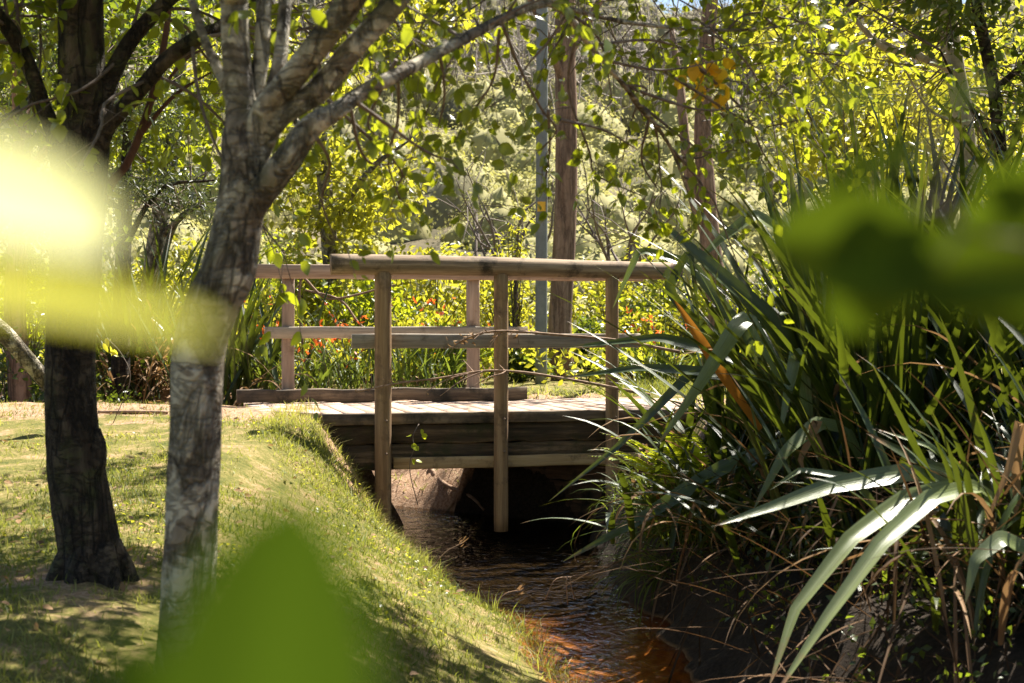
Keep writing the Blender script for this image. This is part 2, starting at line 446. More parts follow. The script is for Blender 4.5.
M = dict(
    ground=ground_mat(), water=water_mat(),
    grass=leaf_mat('grass_blade', (.05, .10, .010), (.40, .33, .12), (.42, .44, .06), .42, .55, .3),
    pear=leaf_mat('fresh_leaf', (.024, .058, .006), (.075, .11, .012), (.50, .55, .02), .5, .28, .6),
    yellow=leaf_mat('yellowed_leaf', (.7, .34, .02), (.85, .55, .03), (.95, .62, .03), .5, .4),
    dull=leaf_mat('dark_leaf', (.02, .04, .008), (.06, .09, .016), (.25, .32, .02), .4, .4),
    bright=leaf_mat('lime_leaf', (.05, .09, .010), (.16, .18, .02), (.64, .60, .04), .5, .38),
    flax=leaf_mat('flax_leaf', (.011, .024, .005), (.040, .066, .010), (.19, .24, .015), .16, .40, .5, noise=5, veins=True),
    flax_pale=leaf_mat('flax_leaf_pale', (.07, .10, .03), (.17, .205, .075), (.22, .28, .05), .2, .34, .6, noise=9, veins=True),  # pale blade colour carries sun sheen as well as the lighter underside
    dead=leaf_mat('dead_leaf', (.08, .045, .02), (.34, .21, .10), (.35, .2, .08), .25, .7, .2, noise=5),
    rust=leaf_mat('rusty_leaf', (.16, .05, .012), (.5, .2, .03), (.6, .25, .03), .3, .6, .2, noise=12),
    fern=leaf_mat('fern_leaf', (.12, .19, .012), (.30, .35, .02), (.70, .74, .03), .5, .45, .3),
    sedge=leaf_mat('sedge_leaf', (.025, .055, .008), (.09, .125, .02), (.24, .30, .03), .35, .5, .3),
    flower=leaf_mat('orange_petal', (.8, .10, .02), (.9, .24, .04), (.95, .2, .03), .45, .5),
    scrub=leaf_mat('scrub_leaf', (.21, .19, .14), (.48, .45, .18), (.48, .46, .14), .3, .85, .05),  # distance haze put into the pale scrub colours
    needle=leaf_mat('needle_leaf', (.018, .03, .012), (.05, .065, .025), (.12, .15, .03), .3, .5),
    bark_dark=bark_mat('rough_dark_bark', [(.016, .011, .007), (.05, .035, .022), (.12, .09, .058)], 17, .3, .8, 1.2, moss=(.06, .062, .02)),
    bark_pale=bark_mat('lichen_grey_bark', [(.07, .056, .038), (.19, .155, .11), (.30, .255, .19)], 14, .4, .72, 1.2, patch=(.42, .375, .28), patch_scale=8, moss=(.10, .09, .045)),
    bark_brown=bark_mat('brown_bark', [(.13, .075, .05), (.26, .165, .115), (.36, .25, .185)], 12, .12, .45, .6),
    bark_white=bark_mat('pale_bark', [(.25, .2, .14), (.42, .36, .28), (.58, .52, .43)], 10, .4, .25, .4),
    bark_red=bark_mat('reddish_bark', [(.07, .03, .02), (.14, .065, .04), (.2, .1, .07)], 14, .2, .3, .4),
    twig=plain_mat('twig_bark', (.075, .052, .038), .8, 0, 30, (.17, .13, .1)),
    dry_twig=plain_mat('dry_stalk', (.16, .09, .05), .8, 0, 25, (.34, .22, .14)),
    log=wood_mat('treated_pine_log', [(.10, .065, .038), (.25, .175, .11), (.40, .30, .20)], 'X', 26, (.05, .036, .024), .35),
    post=wood_mat('treated_pine_post', [(.13, .078, .04), (.28, .175, .088), (.38, .26, .145)], 'Z', 26, (.10, .06, .035), .3),
    timber_grey=wood_mat('weathered_grey_board', [(.16, .13, .10), (.30, .255, .20), (.42, .36, .29)], 'X', 26, (.11, .085, .06), .2),
    timber_pink=wood_mat('weathered_board', [(.20, .13, .095), (.33, .235, .175), (.43, .32, .25)], 'X', 30, (.2, .13, .09), .2),
    post_pink=wood_mat('weathered_post', [(.22, .15, .11), (.34, .245, .185), (.44, .33, .26)], 'Z', 30, (.2, .13, .09), .2),
    deck=wood_mat('worn_deck_plank', [(.26, .17, .115), (.43, .31, .23), (.56, .44, .34)], 'Y', 26, (.3, .2, .14), .3),
    beam=wood_mat('dark_stained_beam', [(.018, .012, .007), (.085, .055, .03), (.24, .155, .085)], 'X', 22, (.045, .042, .015), .45, 1.2),
    fascia=wood_mat('edge_board', [(.05, .035, .024), (.14, .10, .065), (.27, .20, .13)], 'X', 22, (.04, .032, .022), .45),
    strip=wood_mat('pale_timber_strip', [(.20, .125, .055), (.38, .26, .13), (.50, .37, .21)], 'X', 18, (.1, .07, .04), .25),
    wall=wood_mat('dark_timber', [(.022, .014, .009), (.075, .045, .028), (.14, .085, .055)], 'X', 14, (.02, .02, .010), .4, .6, .97),
    metal=plain_mat('galvanised_metal', (.15, .16, .155), .65, 0, 8, (.22, .23, .225)),
    sticker=plain_mat('yellow_plate', (.75, .42, .03), .5),
    dark_mark=plain_mat('dark_mark', (.06, .04, .02), .6),
    stone=plain_mat('wet_stone', (.05, .035, .025), .35, 0, 20, (.16, .11, .08), bump=.4),
    steel=plain_mat('bolt_steel', (.22, .15, .10), .6, .6),
)

# ------------------------------------------------------------------ ground and stream
STREAM = np.array([(2.2, -4), (1.25, 0), (.86, 3), (.6, 5), (.47, 6), (.36, 7), (.10, 8), (-.01, 9), (-.12, 10), (-.40, 10.6), (-.95, 11.1), (-1.7, 11.55),
                   (-3.0, 11.9), (-6, 12.6), (-12, 14), (-30, 20)], float)
HW = np.array([.5, .42, .34, .22, .22, .27, .41, .56, .70, .42, .26, .3, .36, .4, .5, .6])


def stream_dist(x, y):
    best = np.full(x.shape, 1e9); side = np.zeros(x.shape); hw = np.zeros(x.shape)
    for k in range(len(STREAM) - 1):
        a, b = STREAM[k], STREAM[k + 1]; ab = b - a
        t = np.clip(((x - a[0]) * ab[0] + (y - a[1]) * ab[1]) / (ab @ ab), 0, 1)
        dx, dy = x - (a[0] + t * ab[0]), y - (a[1] + t * ab[1])
        d = np.hypot(dx, dy); s = ab[0] * dy - ab[1] * dx
        w = d < best
        best = np.where(w, d, best); side = np.where(w, np.sign(s), side); hw = np.where(w, HW[k] + t * (HW[k + 1] - HW[k]), hw)
    return best, side, hw          # side +1 = left bank (looking upstream), -1 = right bank


def sstep(t):
    t = np.clip(t, 0, 1); return t * t * (3 - 2 * t)


def ground_h(x, y):
    x = np.asarray(x, float); y = np.asarray(y, float)
    d, side, hw = stream_dist(x, y)
    left = np.interp(y, [-5, 0, 3, 6, 8, 9, 10, 10.6], [-.45, -.4, -.32, -.24, -.15, -.07, -.012, -.008])
    lown = -.52 + .37 * sstep((x - .8) / 2.4)
    right = np.where(y > 9.6, 0, lown) ; k = sstep((y - 8.9 + .35 * np.clip(x - 1.2, 0, 2)) / .9); right = lown * (1 - k) + np.interp(x, [1.05, 1.38], [-.49, -.015]) * k
    far = sstep((y - 10.9) / .5); right = right * (1 - far)
    base = np.where(side > 0, left, right)
    wl = np.where(side > 0, np.interp(y, [4, 7, 8.6, 9.4, 11, 12.5], [1.9, 1.5, 1.0, .62, .7, 1.2]),
                  np.interp(y, [5, 7.3, 9.5, 10, 11.1, 11.3, 11.6], [.6, .4, .3, .14, .14, .8, 1.2]))
    e = (d - hw + np.where(side < 0, .34, .10) * (fbm(x * 2.6, y * 2.6, 4) - .5)) / wl
    t = np.clip(e, 0, 1); t = .55 * t**.75 + .45 * sstep(t)
    rough = .05 * (fbm(x * 1.7, y * 1.7, 2) - .5) + .03 * (fbm(x * 7, y * 7, 8, 3) - .5)
    bed = -.93 - .06 * sstep((hw - d) / .3) + .035 * (fbm(x * 5, y * 5, 5) - .45)
    h = np.where(e <= 0, bed, -.93 + (base + .93) * t + rough * np.clip(e * 2, 0, 1))
    h = h + .10 * (fbm(x * 4.5, y * 4.5, 15) - .5) * sstep((y - 11.2) / .3) * sstep((e + .05) / .25) * (1 - sstep((y - 13.5) / .5))
    # ground behind the garden falls a touch then rises with the hills
    return h


xs = np.unique(np.round(np.concatenate([np.array([-240, -150, -90, -60, -40, -28, -20, -15, -11, -8, -6.5]), np.arange(-5.5, 5.5, .06), np.array([5.6, 6.5, 8, 11, 15, 20, 28, 40, 60, 90, 150, 240])]), 3))
ys = np.unique(np.round(np.concatenate([np.array([-60, -30, -15, -8, -4, -2, -.5]), np.arange(0, 15, .06), np.array([15.2, 16, 17, 19, 22, 26, 32, 40, 60, 90, 150, 270])]), 3))
X, Y = np.meshgrid(xs, ys)
Z = ground_h(X, Y)
d_, s_, hw_ = stream_dist(X, Y)
dirt = np.full(X.shape, .36)
path = np.exp(-((Y - 10.45 - .12 * (X + 1)) / .55)**2) * ((X < -1.2) | (X > .9))
dirt = np.maximum(dirt, .36 + .5 * path * (.6 + .7 * fbm(X * 3, Y * 3, 31)))
e_ = d_ - hw_
dirt = np.where((Y > 10.3) & (e_ < 1.4), .85, dirt)
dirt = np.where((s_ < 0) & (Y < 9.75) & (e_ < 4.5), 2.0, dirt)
dirt = np.where((s_ < 0) & (Y < 11.1) & (X < 1.2) & (e_ < 2), 2.0, dirt)  # soil behind the wall set darkest, standing in for the shadow there
dirt = np.where((s_ > 0) & (Y > 8.8) & (Y < 10.3) & (e_ < .55), .75, dirt)
dirt = np.where((s_ > 0) & (e_ < .12), np.maximum(dirt, .6), dirt)
dirt = np.maximum(dirt, .36 + .16 * np.exp(-(((X + 1.42)**2 + (Y - 4.8)**2) / .14)) + .4 * np.exp(-(((X + .77)**2 + (Y - 3.3)**2) / .08)))
dirt = np.maximum(dirt, np.where((X < -1.3) & (Y > 9.2) & (Y < 12), .36 + .3 * sstep((fbm(X * 1.2, Y * 2, 77) - .35) / .2), 0))
g = G(); ny, nx = X.shape
ii = np.arange(ny - 1)[:, None] * nx; jj = np.arange(nx - 1)[None]
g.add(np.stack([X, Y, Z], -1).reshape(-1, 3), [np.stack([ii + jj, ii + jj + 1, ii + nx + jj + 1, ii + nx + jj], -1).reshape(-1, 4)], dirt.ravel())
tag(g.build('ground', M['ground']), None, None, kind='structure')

g = G()
cl = resample(STREAM, 120); hwc = np.interp(np.linspace(0, 1, 120), np.linspace(0, 1, len(HW)), HW) + .35
tn = norm(np.gradient(cl[:, :2] if cl.shape[1] > 2 else cl, axis=0)); nrm = np.column_stack([tn[:, 1], -tn[:, 0]])
rows = []
for k in range(9):
    u = -1 + k / 4
    rows.append(np.column_stack([cl[:, 0] + nrm[:, 0] * hwc * u, cl[:, 1] + nrm[:, 1] * hwc * u, np.full(120, -.865)]))
v = np.stack(rows, 1).reshape(-1, 3)
i = np.arange(119)[:, None] * 9; j = np.arange(8)[None]
g.add(v, [np.stack([i + j, i + j + 1, i + j + 10, i + j + 9], -1).reshape(-1, 4)])
tag(g.build('stream_water', M['water']), None, None, kind='structure')


def gz(x, y):
    return float(ground_h(np.array([x]), np.array([y]))[0])


# ------------------------------------------------------------------ grass
def scatter_grass(n, xr, yr, hgt, wid, keep, name, label, tint_bias=0.0, lean=.5):
    x = rng.uniform(*xr, n); y = yr[0] + (yr[1] - yr[0]) * rng.random(n)**1.25
    k = keep(x, y) > rng.random(n); x, y = x[k], y[k]; n = len(x)
    z = ground_h(x, y)
    h = rng.uniform(*hgt, n) * (.6 + .8 * fbm(x * 2, y * 2, 21)); w = rng.uniform(*wid, n)
    a = rng.uniform(0, 6.283, n); ln = rng.normal(size=(n, 2)) * lean
    b = np.stack([x, y, z - .004], -1); s = np.stack([np.cos(a), np.sin(a), np.zeros(n)], -1) * w[:, None] / 2
    lv = np.stack([ln[:, 0], ln[:, 1], np.ones(n)], -1); lv = norm(lv)
    m1 = b + lv * h[:, None] * .55; tip = b + lv * h[:, None] + np.stack([ln[:, 0] * h * .35, ln[:, 1] * h * .35, -np.abs(ln[:, 0]) * h * .15], -1)
    v = np.stack([b - s, b + s, m1 + s * .8, m1 - s * .8, tip], 1).reshape(-1, 3)
    o = np.arange(n)[:, None] * 5
    t = np.clip(2.6 * (fbm(x * 1.6, y * 1.6, 33) - .36) + rng.normal(size=n) * .2 + tint_bias, 0, 1)
    G_ = G(); G_.add(v, [o + np.array([[0, 1, 2, 3]]), o + np.array([[3, 2, 4]])], np.repeat(t, 5))
    ob = G_.build(name, M['grass']); tag(ob, label, 'grass', kind='stuff'); return ob


def keep_dry(x, y):
    d, s, hw = stream_dist(x, y); e = d - hw
    return ((s > 0) & (y > 8.2) & (y < 9.75) & (e > .05) & (e < .95)) * sstep((fbm(x * 5, y * 5, 71) - .33) / .15)



def keep_lawn(x, y):
    d, s, hw = stream_dist(x, y); e = d - hw
    pathm = np.exp(-((y - 10.45 - .12 * (x + 1)) / .6)**2)
    ok = (s > 0) & (e > .02) & (y < 11.4) & ~((y > 9.3) & (e < .45))
    bare = np.maximum(sstep((fbm(x * 1.6, y * 1.6, 33) - .47) / .2), 1.1 * np.exp(-(((x + 1.42)**2 + (y - 4.8)**2) / .09)))
    return ok * (1 - .93 * pathm) * (1 - .9 * bare)


scatter_grass(135000, (-4.2, .9), (2.2, 11), (.018, .05), (.003, .006), keep_lawn, 'lawn_grass', 'short green and straw coloured grass on the bank left of the stream')


def keep_edge(x, y):
    d, s, hw = stream_dist(x, y); e = d - hw
    return ((s > 0) & (y < 9.6) & (e > -.02)) * np.exp(-((e - .03) / .1)**2) * sstep((fbm(x * 4, y * 4, 12) - .4) / .15) + \
        .6 * ((s > 0) & (y > 8.6) & (y < 10.0) & (e > .25) & (e < 1.0)) * sstep((fbm(x * 4, y * 4, 14) - .4) / .1)


scatter_grass(14000, (-4.2, .6), (2.6, 10), (.04, .085), (.004, .008), lambda x, y: keep_lawn(x, y) * sstep((fbm(x * 3.1, y * 3.1, 45) - .55) / .08), 'turf_tufts', 'longer green tufts standing in the short lawn', -.3, .8)
scatter_grass(42000, (-2.6, .7), (4.5, 10.2), (.05, .14), (.003, .006), keep_edge, 'bank_grass', 'longer wispy grass along the edge of the stream bank', .1, .6)

scatter_grass(16000, (-2.2, -.3), (8.2, 9.8), (.025, .085), (.003, .006), keep_dry, 'dry_grass', 'straw coloured dry grass hanging over the bank beside the left end of the bridge', .45, .9)


def keep_far(x, y):
    d, s, hw = stream_dist(x, y); e = d - hw
    pathm = np.exp(-((y - 10.5 - .12 * (x + 1)) / .5)**2)
    return ((y > 10) & (e > .7)) * (1 - .9 * pathm) * sstep((fbm(x * 2, y * 2, 17) - .3) / .25)


scatter_grass(26000, (.9, 4.5), (10, 14), (.05, .16), (.005, .01), keep_far, 'verge_grass', 'tufted yellow green grass past the right end of the footbridge', .15, .5)

def keep_bank(x, y):
    d, s, hw = stream_dist(x, y); e = d - hw
    return ((s < 0) & (y > 11.2) & (e > .12)) * np.clip(.12 + e * .5, 0, .8) * sstep((fbm(x * 4, y * 4, 81) - .36) / .15)


scatter_grass(5000, (-2.2, .8), (11.2, 13.2), (.03, .12), (.005, .012), keep_bank, 'bank_weeds', 'mossy weeds on the bare earth bank beyond the bridge', .0, .8)

# small clover-like weeds and fallen leaves on the lawn
n = 9000
x = rng.uniform(-4, .5, n); y = rng.uniform(2.4, 9.8, n); k = (keep_lawn(x, y) > .5) & (fbm(x * 1.3, y * 1.3, 41) > .52); x, y = x[k], y[k]
g = G(); nn = len(x); p = np.stack([x, y, ground_h(x, y) + rng.uniform(.008, .03, nn)], -1); dd = rdir(nn); dd[:, 2] *= .3
leaves(g, p, dd, np.array([0, 0, 1.]) + .5 * rdir(nn), .02, .018, rng.random(nn), False)
tag(g.build('clover', M['bright']), 'low clover and weeds spread through the lawn', 'clover', kind='stuff')
n = 900
x = rng.uniform(-3.8, .3, n); y = rng.uniform(3, 11.2, n); k = keep_lawn(x, y) > .2; x, y = x[k], y[k]; nn = len(x)
g = G(); dd = rdir(nn); dd[:, 2] *= .2
leaves(g, np.stack([x, y, ground_h(x, y) + .025], -1), dd, np.array([0, 0, 1.]) + .6 * rdir(nn), rng.uniform(.025, .05, nn), rng.uniform(.014, .028, nn), rng.random(nn))
tag(g.build('leaf_litter', M['dead']), 'scattered brown fallen leaves lying on the lawn', 'fallen leaves', kind='stuff')

for k, (pts, lab) in enumerate(((((468, 462), (462, 480), (455, 500), (440, 518)), 'brown root running down the earth bank seen under the bridge'), (((430, 468), (445, 484), (470, 496), (484, 510)), 'thin root crossing the earth bank seen under the bridge'))):
    w = []
    for (a_, b_) in pts:
        lo, hi = 10.8, 14.0
        for _ in range(40):
            m_ = (lo + hi) / 2; q = P(a_, b_, m_)
            if q[2] > gz(q[0], q[1]): lo = m_
            else: hi = m_
        w.append(P(a_, b_, lo))
    g = G(); tube(g, w, [.022, .018, .014, .008], 7, n=24, rough=.4, seed=k); tag(g.build('root', M['dry_twig']), lab, 'root')
# ------------------------------------------------------------------ footbridge
ANG = math.atan2(.55, 2.175)
br = thing('footbridge', 'weathered timber footbridge with log handrail crossing the stream', 'bridge', (-1.27, 9.5, 0), ANG)
ca, sa = math.cos(ANG), math.sin(ANG)


def bl(x, y, z):
    """world point -> bridge coordinates"""
    dx, dy = x + 1.27, y - 9.5
    return np.array([dx * ca + dy * sa, -dx * sa + dy * ca, z])


def on_line(px, v):
    """distance along the bridge u where a point at offset v across the bridge is seen at px"""
    k = (px - 512) / F
    # X = -1.27+u*ca-v*sa ; Y = 9.5+u*sa+v*ca ; X = kY
    return (k * (9.5 + v * ca) + 1.27 + v * sa) / (ca - k * sa)


def depth(u, v): return 9.5 + u * sa + v * ca
def zat(py, u, v): return EYE - (py - 330) / F * depth(u, v)


LEN = 2.75
g = G(); u = -.42
W = 1.58
k = 0
while u < LEN + .35:
    w = random.uniform(.135, .15); t = random.random()
    front = .0 + random.uniform(-.004, .004)
    cut = max(0, -u) * 1.2
    box(g, (u + w / 2, (W + cut) / 2 + front, -.022 + random.uniform(-.003, .003)), (w - .006, W + .02 - cut, .04), 0, t, .0015)
    u += w
g.build('deck', M['deck'], br, False)
g = G(); box(g, (LEN / 2 - .0, -.032, -.042), (LEN, .045, .078), 0, .5, .002, 14); g.build('edge_board', M['fascia'], br, False)
for (zc, hh, yo, xo) in ((-.148, .13, .052, .0), (-.302, .17, .058, .05)):
    g = G(); box(g, (LEN / 2 - .02 + xo, yo, zc), (LEN + .1, .14, hh), 0, .3 - zc, .005, 30); g.build('beam', M['beam'], br, False)
g = G(); box(g, (LEN / 2, W - .05, -.235), (LEN + .1, .14, .30), 0, .3, .004, 16); g.build('beam', M['beam'], br, False)
g = G(); u0 = on_line(393, -.03); box(g, ((u0 + LEN) / 2, -.042, -.345), (LEN - u0, .04, .078), 0, .5, .002, 8); g.build('lower_strip', M['strip'], br, False)
# near handrail: a round log on three round posts
VN = -.10
pu = [on_line(383, VN), on_line(501, VN), on_line(612, VN)]
zr = [zat(264.5, on_line(332, VN), VN), zat(270.5, on_line(678, VN), VN)]
g = G()
ua, ub = on_line(331, VN), on_line(680, VN)
rp = np.array([[ua + (ub - ua) * t, VN, zr[0] + (zr[1] - zr[0]) * t + .006 * math.sin(t * 5)] for t in np.linspace(0, 1, 22)])
tube(g, rp, np.linspace(.071, .060, 22), 22, rough=.05, seed=3)
g.build('handrail', M['log'], br)
for k, (r, bot) in enumerate(((.056, -1.0), (.049, None), (.046, -1.0))):
    zt = zr[0] + (zr[1] - zr[0]) * (pu[k] - ua) / (ub - ua) - .045
    zb = bot if bot else zat(531, pu[k], VN)
    g = G(); tube(g, [[pu[k], VN, zb + (zt - zb) * t] for t in np.linspace(0, 1, 16)], r, 18, rough=.035, seed=k)
    po = g.build('post', M['post'], br)
    for zz in (-.05, -.27):
        g = G(); tube(g, [[pu[k] + .25 * r, VN - r - .006, zz], [pu[k] + .25 * r, VN - r + .01, zz]], .009, 8); g.build('bolt', M['steel'], po)
g = G(); uc = on_line(352, VN + .07); ud = on_line(640, VN + .07)
box(g, ((uc + ud) / 2, VN + .075, zat(341.5, (uc + ud) / 2, VN) + .003), (ud - uc, .035, .098), 0, .45, .0015, 10); g.build('middle_rail', M['timber_grey'], br, False)
# far handrail: squared posts with flat boards
VF = W - .06
fu = [on_line(288, VF), on_line(473, VF)]
for k in range(2):
    g = G(); zt = zat(268, fu[k], VF) - .02
    gg = G(); zb = -.25
    box(gg, (0, 0, 0), (zt - zb, .095, .09), 0, .5, .001, 6)
    vv = gg.v[0]; vv = np.column_stack([vv[:, 2], vv[:, 1], vv[:, 0]]) + np.array([fu[k], VF, (zt + zb) / 2])
    g.add(vv, [f[:, ::-1] for f in gg.f], .4 + .2 * k); g.build('far_post', M['post_pink'], br, False)
ue, uf = on_line(254, VF), on_line(640, VF)
g = G(); box(g, ((ue + uf) / 2, VF - .066, zat(273, 1.0, VF)), (uf - ue, .038, .108), 0, .55, .0015, 10); g.build('far_rail', M['timber_pink'], br, False)
ue, uf = on_line(264, VF), on_line(525, VF)
g = G(); box(g, ((ue + uf) / 2, VF - .066, zat(332.5, .5, VF)), (uf - ue, .036, .09), 0, .7, .0015, 10); g.build('far_middle_rail', M['timber_grey'], br, False)
ue, uf = on_line(236, VF), on_line(522, VF)
g = G(); box(g, ((ue + uf) / 2, VF - .11, .052), (uf - ue, .10, .098), 0, .35, .004, 14); g.build('kerb', M['fascia'], br, False)

# dark brown retaining wall under the right end of the bridge
a = np.array([-.25, 11.3]); b = np.array([1.05, 9.95]); Lw = np.linalg.norm(b - a)
rw = thing('retaining_wall', 'dark timber retaining wall along the right side of the stream under the bridge', 'wall', ((a[0] + b[0]) / 2, (a[1] + b[1]) / 2, -.7), math.atan2(b[1] - a[1], b[0] - a[0]))
for k in range(4):
    g = G(); box(g, (0, .0, -.25 + k * .155), (Lw - k * .04, .13 + .012 * (k % 2), .152), 0, .3 + .2 * k, .004, 16); g.build('sleeper', M['wall'], rw, False)


# ------------------------------------------------------------------ trees
def leaf_sprays(gw, gl, starts, dirs, length, nl, ls, gl2=None, droop=.5, tw=.004, fine=True, aspect=.62, p2=0):
    """twigs with alternating leaves; starts/dirs are arrays"""
    starts = np.asarray(starts, float); n = len(starts)
    if n == 0: return
    d = norm(np.asarray(dirs, float)); ln = np.broadcast_to(length, (n,)) * rng.uniform(.6, 1.3, n)
    mid = starts + d * (ln * .5)[:, None] + rng.normal(size=(n, 3)) * (ln * .07)[:, None]
    end = starts + d * ln[:, None] + np.array([0, 0, -1.]) * (ln * droop * rng.uniform(.2, 1.2, n))[:, None] + rng.normal(size=(n, 3)) * (ln * .1)[:, None]
    twigs(gw, starts, mid, end, np.full(n, tw) * rng.uniform(.7, 1.3, n))
    t = rng.uniform(.25, 1.02, (n, nl)); t[:, -2:] = rng.uniform(.9, 1.02, (n, 2)) if nl > 2 else t[:, -2:]
    a, b = (1 - t)**2, t**2; c = 2 * t * (1 - t)
    ctr = 2 * mid - .5 * (starts + end)
    pos = a[..., None] * starts[:, None] + c[..., None] * ctr[:, None] + b[..., None] * end[:, None]
    pos = pos.reshape(-1, 3) + rng.normal(size=(n * nl, 3)) * ls * .2
    td = np.repeat(norm(end - starts), nl, 0)
    ld = norm(td * .6 + rdir(n * nl) * .95 + np.array([0, 0, -.35]))
    nr = norm(rdir(n * nl) * .8 + np.array([0, 0, .75]))
    sz = ls * rng.uniform(.55, 1.25, n * nl)
    leaves(gl, pos, ld, nr, sz, sz * aspect * rng.uniform(.8, 1.15, n * nl), np.repeat(rng.random(n), nl) * .6 + .4 * rng.random(n * nl), fine)


def along(pts, n, t0=0., t1=1.):
    p = resample(pts, 60); t = rng.uniform(t0, t1, n) * 59; i = np.minimum(t.astype(int), 58); f = (t - i)[:, None]
    return p[i] * (1 - f) + p[i + 1] * f, norm(p[i + 1] - p[i])


def side_branches(gw, gl, pts, n, length, r, nspray, sl, nl, ls, t0=.2, droop=.35, bias=(0, 0, 0), aspect=.62, fine=True):
    st, tn = along(pts, n, t0)
    for k in range(n):
        d = norm(tn[k] * .6 + rdir(1)[0] * .8 + np.array(bias)); L = length * random.uniform(.55, 1.3)
        bp = [st[k]]
        for q in range(4):
            bp.append(bp[-1] + norm(d) * L / 4); d = norm(d + rng.normal(size=3) * .28 + np.array([0, 0, -droop * .4]))
        tube(gw, bp, np.linspace(r, r * .35, 5), 6, n=12, rough=.15, seed=k)
        s2, t2 = along(bp, nspray, .25)
        s2[-1] = bp[-1]
        leaf_sprays(gw, gl, s2, t2 * .5 + rdir(nspray) * .8, sl, nl, ls, droop=droop + .3, tw=r * .3, aspect=aspect, fine=fine)


def cloud(gl, c, rad, ncl, nper, ls, sig=.16, fine=False, tint=(0, 1), shell=.5, aspect=.6):
    """leaf clumps spread through an ellipsoid"""
    c = np.array(c, float); rad = np.broadcast_to(np.array(rad, float), (3,))
    d = rdir(ncl); rr = (shell + (1 - shell) * rng.random(ncl))[:, None]
    cc = c + d * rr * rad * (.75 + .35 * rng.random((ncl, 1)))
    pos = cc[:, None] + rng.normal(size=(ncl, nper, 3)) * rad.mean() * sig * np.array([1.1, 1.1, .7])
    n = ncl * nper; pos = pos.reshape(-1, 3)
    ld = norm(rdir(n) + np.array([0, 0, -.25])); nr = norm(rdir(n) * .9 + np.array([0, 0, .7]))
    sz = ls * rng.uniform(.6, 1.3, n)
    tt = np.clip(np.repeat(rng.uniform(*tint, ncl), nper) * .65 + .35 * rng.random(n), 0, 1)
    leaves(gl, pos, ld, nr, sz, sz * aspect, tt, fine)
    return cc


# --- dark trunk tree on the left
D1 = 4.8
t1 = thing('dark_tree', 'tree with rough dark trunk standing on the lawn beyond the pale trunk', 'tree', tuple(P(92, 590, D1)))
gt = G(); gw = G(); gl = G()
z0 = gz(*P(92, 590, D1)[:2])
c1 = [(94, 618), (93, 588), (91, 560), (84, 520), (78, 480), (73, 430), (71, 390), (71, 340), (75, 260), (80, 190), (83, 120), (81, 50), (81, 0), (84, -90), (90, -260), (80, -480)]
r1 = [.125, .112, .102, .098, .094, .086, .083, .082, .082, .084, .082, .077, .074, .07, .058, .035]
tube(gt, [P(a_, b_, D1) for a_, b_ in c1], r1, 36, n=120, rough=.16, seed=5)
for (px, py, rr, sx) in ((98, 455, .026, 1), (97, 505, .022, 1), (60, 470, .022, -1)):   # burls and root flare
    q = P(px, py, D1 - .03); tube(gt, [q + np.array([0, 0, -.09]), q + np.array([0, 0, -.03]), q + np.array([0, 0, .03]), q + np.array([0, 0, .09])], [.008, rr, rr, .008], 14, n=12, rough=.3, seed=px)
for k in range(6):
    a_ = k * 1.05 + .3; q = np.array([P(92, 590, D1)[0], D1, z0])
    tube(gt, [q + np.array([math.cos(a_) * .05, math.sin(a_) * .05, .10]), q + np.array([math.cos(a_) * .10, math.sin(a_) * .10, .02]), q + np.array([math.cos(a_) * .15, math.sin(a_) * .15, -.05])], [.05, .04, .02], 10, n=8, rough=.2, seed=k)
limbs1 = [
    ([(92, 175, 0), (104, 100, .02), (125, 50, .04), (150, 18, .06), (190, -20, .1), (260, -90, .3)], [.05, .033, .028, .026, .024, .012]),
    ([(90, 190, 0), (103, 135, -.02), (132, 99, -.05), (167, 59, -.08), (198, 37, -.1), (228, 20, 0), (300, -40, .4)], [.05, .031, .027, .026, .023, .018, .01]),
    ([(70, 185, 0), (53, 130, .0), (44, 108, .0), (35, 81, -.02), (20, 48, -.05), (0, 18, -.1), (-50, -30, -.2)], [.05, .032, .027, .026, .027, .025, .015]),
    ([(85, 60, 0), (60, -40, .3), (20, -160, .9), (-60, -260, 1.5)], [.05, .035, .03, .01]),
    ([(83, -40, 0), (140, -160, -.3), (240, -260, -.5)], [.045, .03, .01]),
    ([(40, 90, .0), (20, 110, .2), (-20, 130, .5)], [.02, .014, .008]),
]
lp1 = []
for pts, rad in limbs1:
    w = [P(a_, b_, D1 + c_) for a_, b_, c_ in pts]; lp1.append(w); tube(gt, w, rad, 16, n=40, rough=.14, seed=len(lp1))
red = [P(92, 232, D1 + .12), P(107, 190, D1 + .16), P(130, 158, D1 + .2), (P(151, 100, D1 + .25)), P(163, 50, D1 + .3), P(172, -10, D1 + .4)]
gt.build('trunk', M['bark_dark'], t1)
g = G(); tube(g, red, [.019, .017, .014, .013, .012, .008], 10, n=30, rough=.12); 
tube(g, [P(140, 135, D1 + .22), P(175, 95, D1 + .3), P(215, 70, D1 + .5)], [.009, .007, .003], 8, n=14)
tube(g, [P(150, 105, D1 + .24), P(185, 60, D1 + .4), P(215, 45, D1 + .6)], [.007, .006, .003], 8, n=14)
g.build('reddish_branch', M['bark_red'], t1)
for w in lp1[:4]:
    side_branches(gw, gl, w, 7, .7, .007, 7, .3, 8, .055, .35)
side_branches(gw, gl, [P(-40, 20, D1 + .3), P(30, 10, D1 + .2), P(60, -40, D1)], 8, .5, .006, 8, .25, 8, .055, .0)
cc = cloud(gl, (-1.5, 4.6, 3.4), (1.5, 1.6, 1.0), 120, 26, .06, .12, aspect=.62)
